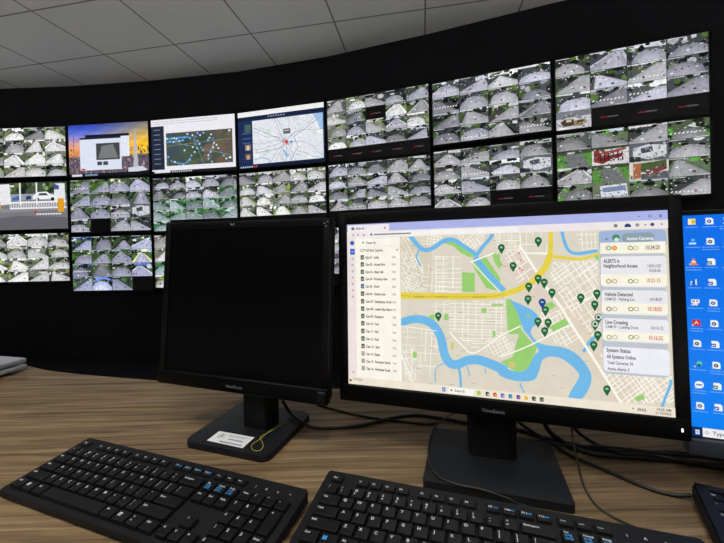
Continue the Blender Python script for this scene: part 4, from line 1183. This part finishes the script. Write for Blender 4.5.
def cap_mesh(bm, w, d, low):
    """a scooped cap: wide foot, smaller top"""
    h = 0.0036 if low else 0.0054
    g = 0.0007
    x0, x1, y0, y1 = g, w * U - g, g, d * U - g
    t_ = 0.0012
    lo = [(x0, -y1), (x1, -y1), (x1, -y0), (x0, -y0)]
    hi = [(x0 + t_, -y1 + t_ * 1.2), (x1 - t_, -y1 + t_ * 1.2), (x1 - t_, -y0 - t_ * .8), (x0 + t_, -y0 - t_ * .8)]
    a = [bm.verts.new((x, y, -0.0006)) for x, y in lo]; b = [bm.verts.new((x, y, h)) for x, y in hi]
    bm.faces.new(a[::-1]); bm.faces.new(b)
    for i in range(4): bm.faces.new((a[i], a[(i+1) % 4], b[(i+1) % 4], b[i]))
    bmesh.ops.bevel(bm, geom=[e for e in bm.edges if max(v.co.z for v in e.verts) > h * .5], offset=0.0008, segments=2, profile=0.5, affect='EDGES')
    return h

def put_text(bm, s, x, y, z, height, mi, maxw=None):
    polys, tw = text_shape(s, 0.03)
    height *= 1.1
    sc = height / 0.7
    if maxw and tw * sc > maxw: sc = maxw / tw
    for p in polys:
        try: f = bm.faces.new([bm.verts.new((x + a * sc, y + b * sc, z)) for a, b in p])
        except ValueError: continue
        f.material_index = mi

def legends(bm, w, d, s, h, low, pad):
    x = 0.0042; z = h + 0.0001
    W = w * U - 0.006
    mi = 2 if s in BLUE else 1
    if s == '': return
    if s in BLUE and s[0] != 'F' and s != '#':
        for k in range(3):
            put_text(bm, [s, 'A+B', 'C+D'][k], x, -0.0066 - k * 0.0042, z, 0.0026, 1 if k == 0 else 2, W * .9)
        return
    if s == '#':
        for a in (0, .0028):
            for b in (0, .0028):
                f = bm.faces.new([bm.verts.new((x + a + i, -0.008 - b + j, z)) for i, j in ((0, 0), (.0024, 0), (.0024, .0024), (0, .0024))]); f.material_index = 2
        return
    if low:
        put_text(bm, s, x, -0.0075, z, 0.0028, 1, W * .45)
        if s in BLUE: put_text(bm, '>>', x + .006, -0.0078, z, 0.003, 2, W * .5)
        return
    if len(s) > 1: put_text(bm, s, x, -0.0075, z, 0.0026, 1, W * .75)
    elif not pad and s in SHIFTED:
        put_text(bm, SHIFTED[s], x, -0.0072, z, 0.0030, 1); put_text(bm, s, x, -0.0125, z, 0.0030, 1)
    else: put_text(bm, s, x, -0.0078, z, 0.0036, 1)

def keyboard(label, x, y, yaw, rimmed=False, win='blue_print'):
    t = thing('keyboard', label, 'keyboard', (x, y, DESK_Z), yaw, None)
    bm = bmesh.new()
    pts = round_rect(KW + 0.005, KD + 0.005, 0.005, 4)
    add_prism(bm, [(a + KW / 2, b - KD / 2) for a, b in pts], 0.0, 1.0, bevel=0.0)
    for v in bm.verts:
        k = -v.co.y / KD
        v.co.z = (ZB + (ZF - ZB) * k) if v.co.z > .5 else (0.0035 + 0.006 * (1 - k))
    bmesh.ops.bevel(bm, geom=[e for e in bm.edges if len(e.link_faces) == 2 and e.calc_face_angle(0) > 1.0 and e.verts[0].co.z > .008 and e.verts[1].co.z > .008 and abs(e.verts[0].co.z - e.verts[1].co.z) < .013], offset=0.0018, segments=2, profile=.5, affect='EDGES')
    if rimmed:
        for a0, a1, b0, b1 in ((0, 0.012, -KD, 0), (KW - 0.012, KW, -KD, 0), (0, KW, -0.010, 0)):
            r0 = bmesh.ops.create_cube(bm, size=1.0)['verts']
            for v in r0:
                X = a0 if v.co.x < 0 else a1; Y = b0 if v.co.y < 0 else b1
                zt = ZB + (ZF - ZB) * (-Y / KD)
                v.co = Vector((X, Y, zt - .003 if v.co.z < 0 else zt + .006))
    finish(bm, 'shell', M['keyboard'], t, smooth=math.radians(40))
    for fx, fy in ((0.03, -0.012), (KW - 0.03, -0.012), (0.03, -KD + 0.014), (KW - 0.03, -KD + 0.014)):
        bm = bmesh.new()
        k = -fy / KD; top = 0.0040 + 0.006 * (1 - k)
        add_prism(bm, [(a + fx, b + fy) for a, b in round_rect(0.022, 0.012, 0.004, 4)], 0.0, top)
        finish(bm, 'foot', M['rubber'], t)
    slope = Matrix.Rotation(TOPA, 4, 'X')
    def on_top(kx, ky):
        X = 0.0075 + kx * U; Y = -(0.0268 + ky * U)
        return Matrix.Translation((X, Y, ZB + (ZF - ZB) * (-Y / KD))) @ slope
    keys = key_rows()
    Mw = Matrix.Translation((x, y, DESK_Z)) @ Matrix.Rotation(yaw, 4, 'Z')
    def rank(k):
        p = Mw @ (on_top(k[0], k[1]) @ Vector((k[2] * U / 2, -k[3] * U / 2, 0)))
        a, b, dist = photo_px(p)
        return (0 if (-12 < a < 736 and -12 < b < 556) else 1, dist)
    order = sorted(range(len(keys)), key=lambda i: rank(keys[i]))
    own, rest = set(order[:100]), [i for i in order[100:]]
    def one(bm, k):
        low = k[3] < 1
        nb = bmesh.new(); h = cap_mesh(nb, k[2], k[3], low)
        bmesh.ops.recalc_face_normals(nb, faces=nb.faces)
        legends(nb, k[2], k[3], k[4], h, low, k[0] > 18)
        bmesh.ops.transform(nb, matrix=on_top(k[0], k[1]), verts=nb.verts)
        me = bpy.data.meshes.new('key'); nb.to_mesh(me); nb.free()
        bm.from_mesh(me); bpy.data.meshes.remove(me)
    for i in sorted(own):
        bm = bmesh.new(); one(bm, keys[i])
        me = bpy.data.meshes.new('key'); bm.to_mesh(me); bm.free()
        for m in (M['key'], M['white_print'], M[win] if keys[i][4] == '#' else M['blue_print']): me.materials.append(m)
        link_mesh('key', me, t)
    bm = bmesh.new()
    for i in rest: one(bm, keys[i])
    me = bpy.data.meshes.new('key'); bm.to_mesh(me); bm.free()
    for m in (M['key'], M['white_print'], M['blue_print']): me.materials.append(m)
    o = link_mesh('key', me, t); o['kind'] = 'stuff'
    # printed marks above the number pad
    bm = bmesh.new()
    for i, kx in enumerate((18.6, 19.5, 20.5, 21.5)):
        nb = bmesh.new()
        put_text(nb, ['1', 'A', 'o', '^'][i], 0, 0, 0.00015, 0.0032, 0)
        bmesh.ops.transform(nb, matrix=on_top(kx + .3, -0.62), verts=nb.verts)
        me = bpy.data.meshes.new('m'); nb.to_mesh(me); nb.free(); bm.from_mesh(me); bpy.data.meshes.remove(me)
    me = bpy.data.meshes.new('indicator_print'); bm.to_mesh(me); bm.free(); me.materials.append(M['white_print'])
    link_mesh('indicator_print', me, t)
    return t
keyboard('black keyboard on the bare wood in front of the switched-off square monitor', -0.4846, 0.661, -0.3641, win='white_print')
keyboard('black keyboard in front of the lit map monitor, thin cable reaching its back', -0.0411, 0.5459, -0.3274)
keyboard('black keyboard cut off at the right edge, below the blue desktop monitor', 0.452, 0.492, -0.52, rimmed=True)

# ----------------------------------------------------------------- closed laptop at the far left
lp = desk_at(27.8, 370.5); lyaw = 1.3
t = thing('laptop', 'closed silver laptop at the left end of the desk', 'laptop', lp, lyaw)
def slab(name, z0, z1, inset):
    # the corner nearest the other things is the origin; the shell runs left and back from it
    return box(name, (-0.33 + inset, -inset, inset, 0.235 - inset, z0, z1), M['silver'], t, bevel=0.004, seg=3)
slab('base', 0.008, 0.0215, 0.0); slab('lid', 0.0265, 0.0405, 0.001)
box('hinge', (-0.27, -0.06, 0.20, 0.228, 0.014, 0.034), M['black'], t, bevel=0.003)
for fx, fy in ((-0.29, 0.03), (-0.04, 0.03), (-0.29, 0.205), (-0.04, 0.205)):
    bm = bmesh.new(); add_prism(bm, [(a + fx, b + fy) for a, b in round_rect(.02, .012, .004, 4)], 0.0, 0.0085)
    finish(bm, 'foot', M['rubber'], t)

# ----------------------------------------------------------------- cables and the string
def cable(name, label, pts, r, mat='cable', group=None, cat='cable'):
    """pts: (px, py) of the photograph, on the desk, or (px, py, height)"""
    P3 = []
    for p in pts:
        z = p[2] if len(p) > 2 else 0.0
        P3.append(desk_at(p[0], p[1], z + r))
    o = tube(name, P3, r, M[mat])
    return tag(o, label, cat, group)
cable('cable', 'thick black cable curving off the stand with the white sticker', [(283, 401, .05), (289, 411, .018), (300, 421, .013), (312, 427), (332, 428), (362, 425), (392, 418), (416, 415), (440, 418), (474, 424)], 0.0032)
cable('cable', 'black cable running straight from under the switched-off monitor to the map monitor', [(318, 405), (350, 413.5), (376, 418.5), (402, 421.5), (428, 424), (440, 422)], 0.0024)
cable('cable', 'thin black cable looping over the stand of the map monitor', [(464, 402, .058), (461, 410, .024), (447, 417, .014), (434, 428, .013), (428.6, 445, .013), (429.5, 462, .013), (438, 476, .013), (456, 484, .013), (480, 489, .013), (503, 496.5, .008), (522, 504.5), (540, 512.5, .006)], 0.0013, 'thin_cable')
cable('cable', 'black cable sloping from the map monitor down to the keyboard at right edge', [(512, 410, .062), (519, 422, .036), (530, 430, .020), (545, 439, .010), (557, 447, .0015), (574, 457), (605, 470), (645, 487), (673, 495), (692, 495, .006)], 0.0028)
cable('cable', 'thin pale black cable dropping to the right end of the front keyboard', [(571.5, 416, .062), (572, 431, .032), (573.5, 444, .018), (577, 459, .0065), (580, 473, .001), (586, 490), (597, 506), (613, 517), (640, 529.5, .006)], 0.0015, 'thin_cable')
G = 'bundle of black cables behind the map monitor'
BL_ = 'black cable of the bundle lying behind the map monitor'
cable('cable', BL_, [(510, 427), (540, 436), (562, 442), (600, 449), (640, 452), (680, 453), (724, 459), (770, 466)], 0.0038, group=G)
cable('cable', BL_, [(541, 412, .062), (547, 428, .032), (557, 438, .008), (572, 447), (596, 454), (632, 457), (672, 460), (724, 468), (770, 474)], 0.0042, group=G)
cable('cable', BL_, [(572, 417, .060), (577, 431, .030), (596, 444, .0095), (622, 453, .0095), (652, 455, .0095), (690, 462, .0095), (724, 465, .0095), (770, 470, .0095)], 0.003, group=G)
cable('cable', BL_, [(540, 440, .009), (562, 445, .012), (600, 446, .0165), (640, 450, .0165), (700, 457, .0165), (724, 460, .0165), (770, 469, .0165)], 0.0018, 'thin_cable', group=G)
zb = 0.0125
cable('string', 'thin yellow string tied in a loop on the stand with the white sticker', [(288, 421.5, zb), (270, 431.6, zb), (263.8, 434.7, zb), (260.2, 437.3, zb), (261.6, 441, zb), (263.2, 445.8, zb), (260, 450.2, zb), (254.5, 450.6, zb), (251.4, 447.7, zb), (253, 443.6, zb), (258, 440.4, zb + .001), (262.2, 437.4, zb + .001), (271, 430.2, zb), (289, 420, zb)], 0.00045, 'yellow', cat='string')

# ----------------------------------------------------------------- ceiling lights behind the operator, rear rows added, and dim room light
def ceiling_light(x, y, label, watts):
    t = thing('ceiling_light', label, 'light', (x, y, CEIL_Z - 0.03), math.radians(-10.7), 'ceiling light panels')
    bm = bmesh.new()
    for a0, a1, b0, b1 in ((-.3, -.28, -.3, .3), (.28, .3, -.3, .3), (-.28, .28, .28, .3), (-.28, .28, -.3, -.28)):
        add_box(bm, a0, a1, b0, b1, 0.0, 0.03, bevel=.002)
    finish(bm, 'frame', M['white'], t)
    box('diffuser', (-.28, .28, -.28, .28, 0.008, 0.014), M['lamp'], t)
    ld = bpy.data.lights.new('narrow_area_light', 'AREA'); ld.shape = 'SQUARE'; ld.size = 0.55     # added light, spread narrowed so it does not graze the desk
    ld.energy = watts; ld.color = (1.0, 0.97, 0.92); ld.spread = math.radians(100)
    lo = bpy.data.objects.new('narrow_area_light', ld); COL.objects.link(lo); lo.parent = t; lo.location = (0, 0, 0.006)
for x, y, p, where in ((-1.25, -0.05, 10, 'in the front row at the left'), (0.0, -0.35, 6, 'in the front row at the right'),
                       (-3.4, -0.6, 22, 'added unseen in the second row at the left'), (2.6, -2.0, 60, 'added unseen in the second row at the right'),  # unseen rear panels, added so the floor bounces light onto the ceiling
                       (-2.4, -2.6, 22, 'added unseen in the back row at the left'), (0.2, -2.8, 60, 'added unseen in the back row, middle')):
    ceiling_light(x, y, 'square white ceiling light panel ' + where, p)

w = bpy.data.worlds.new('room_light'); scene.world = w; w.use_nodes = True
bg = w.node_tree.nodes['Background']
bg.inputs['Color'].default_value = (0.92, 0.96, 1.0, 1); bg.inputs['Strength'].default_value = 0.02

scene.view_settings.view_transform = 'Standard'
scene.view_settings.look = 'None'
scene.view_settings.gamma = 1.0
scene.view_settings.exposure = 0.0
scene.view_settings.use_curve_mapping = False
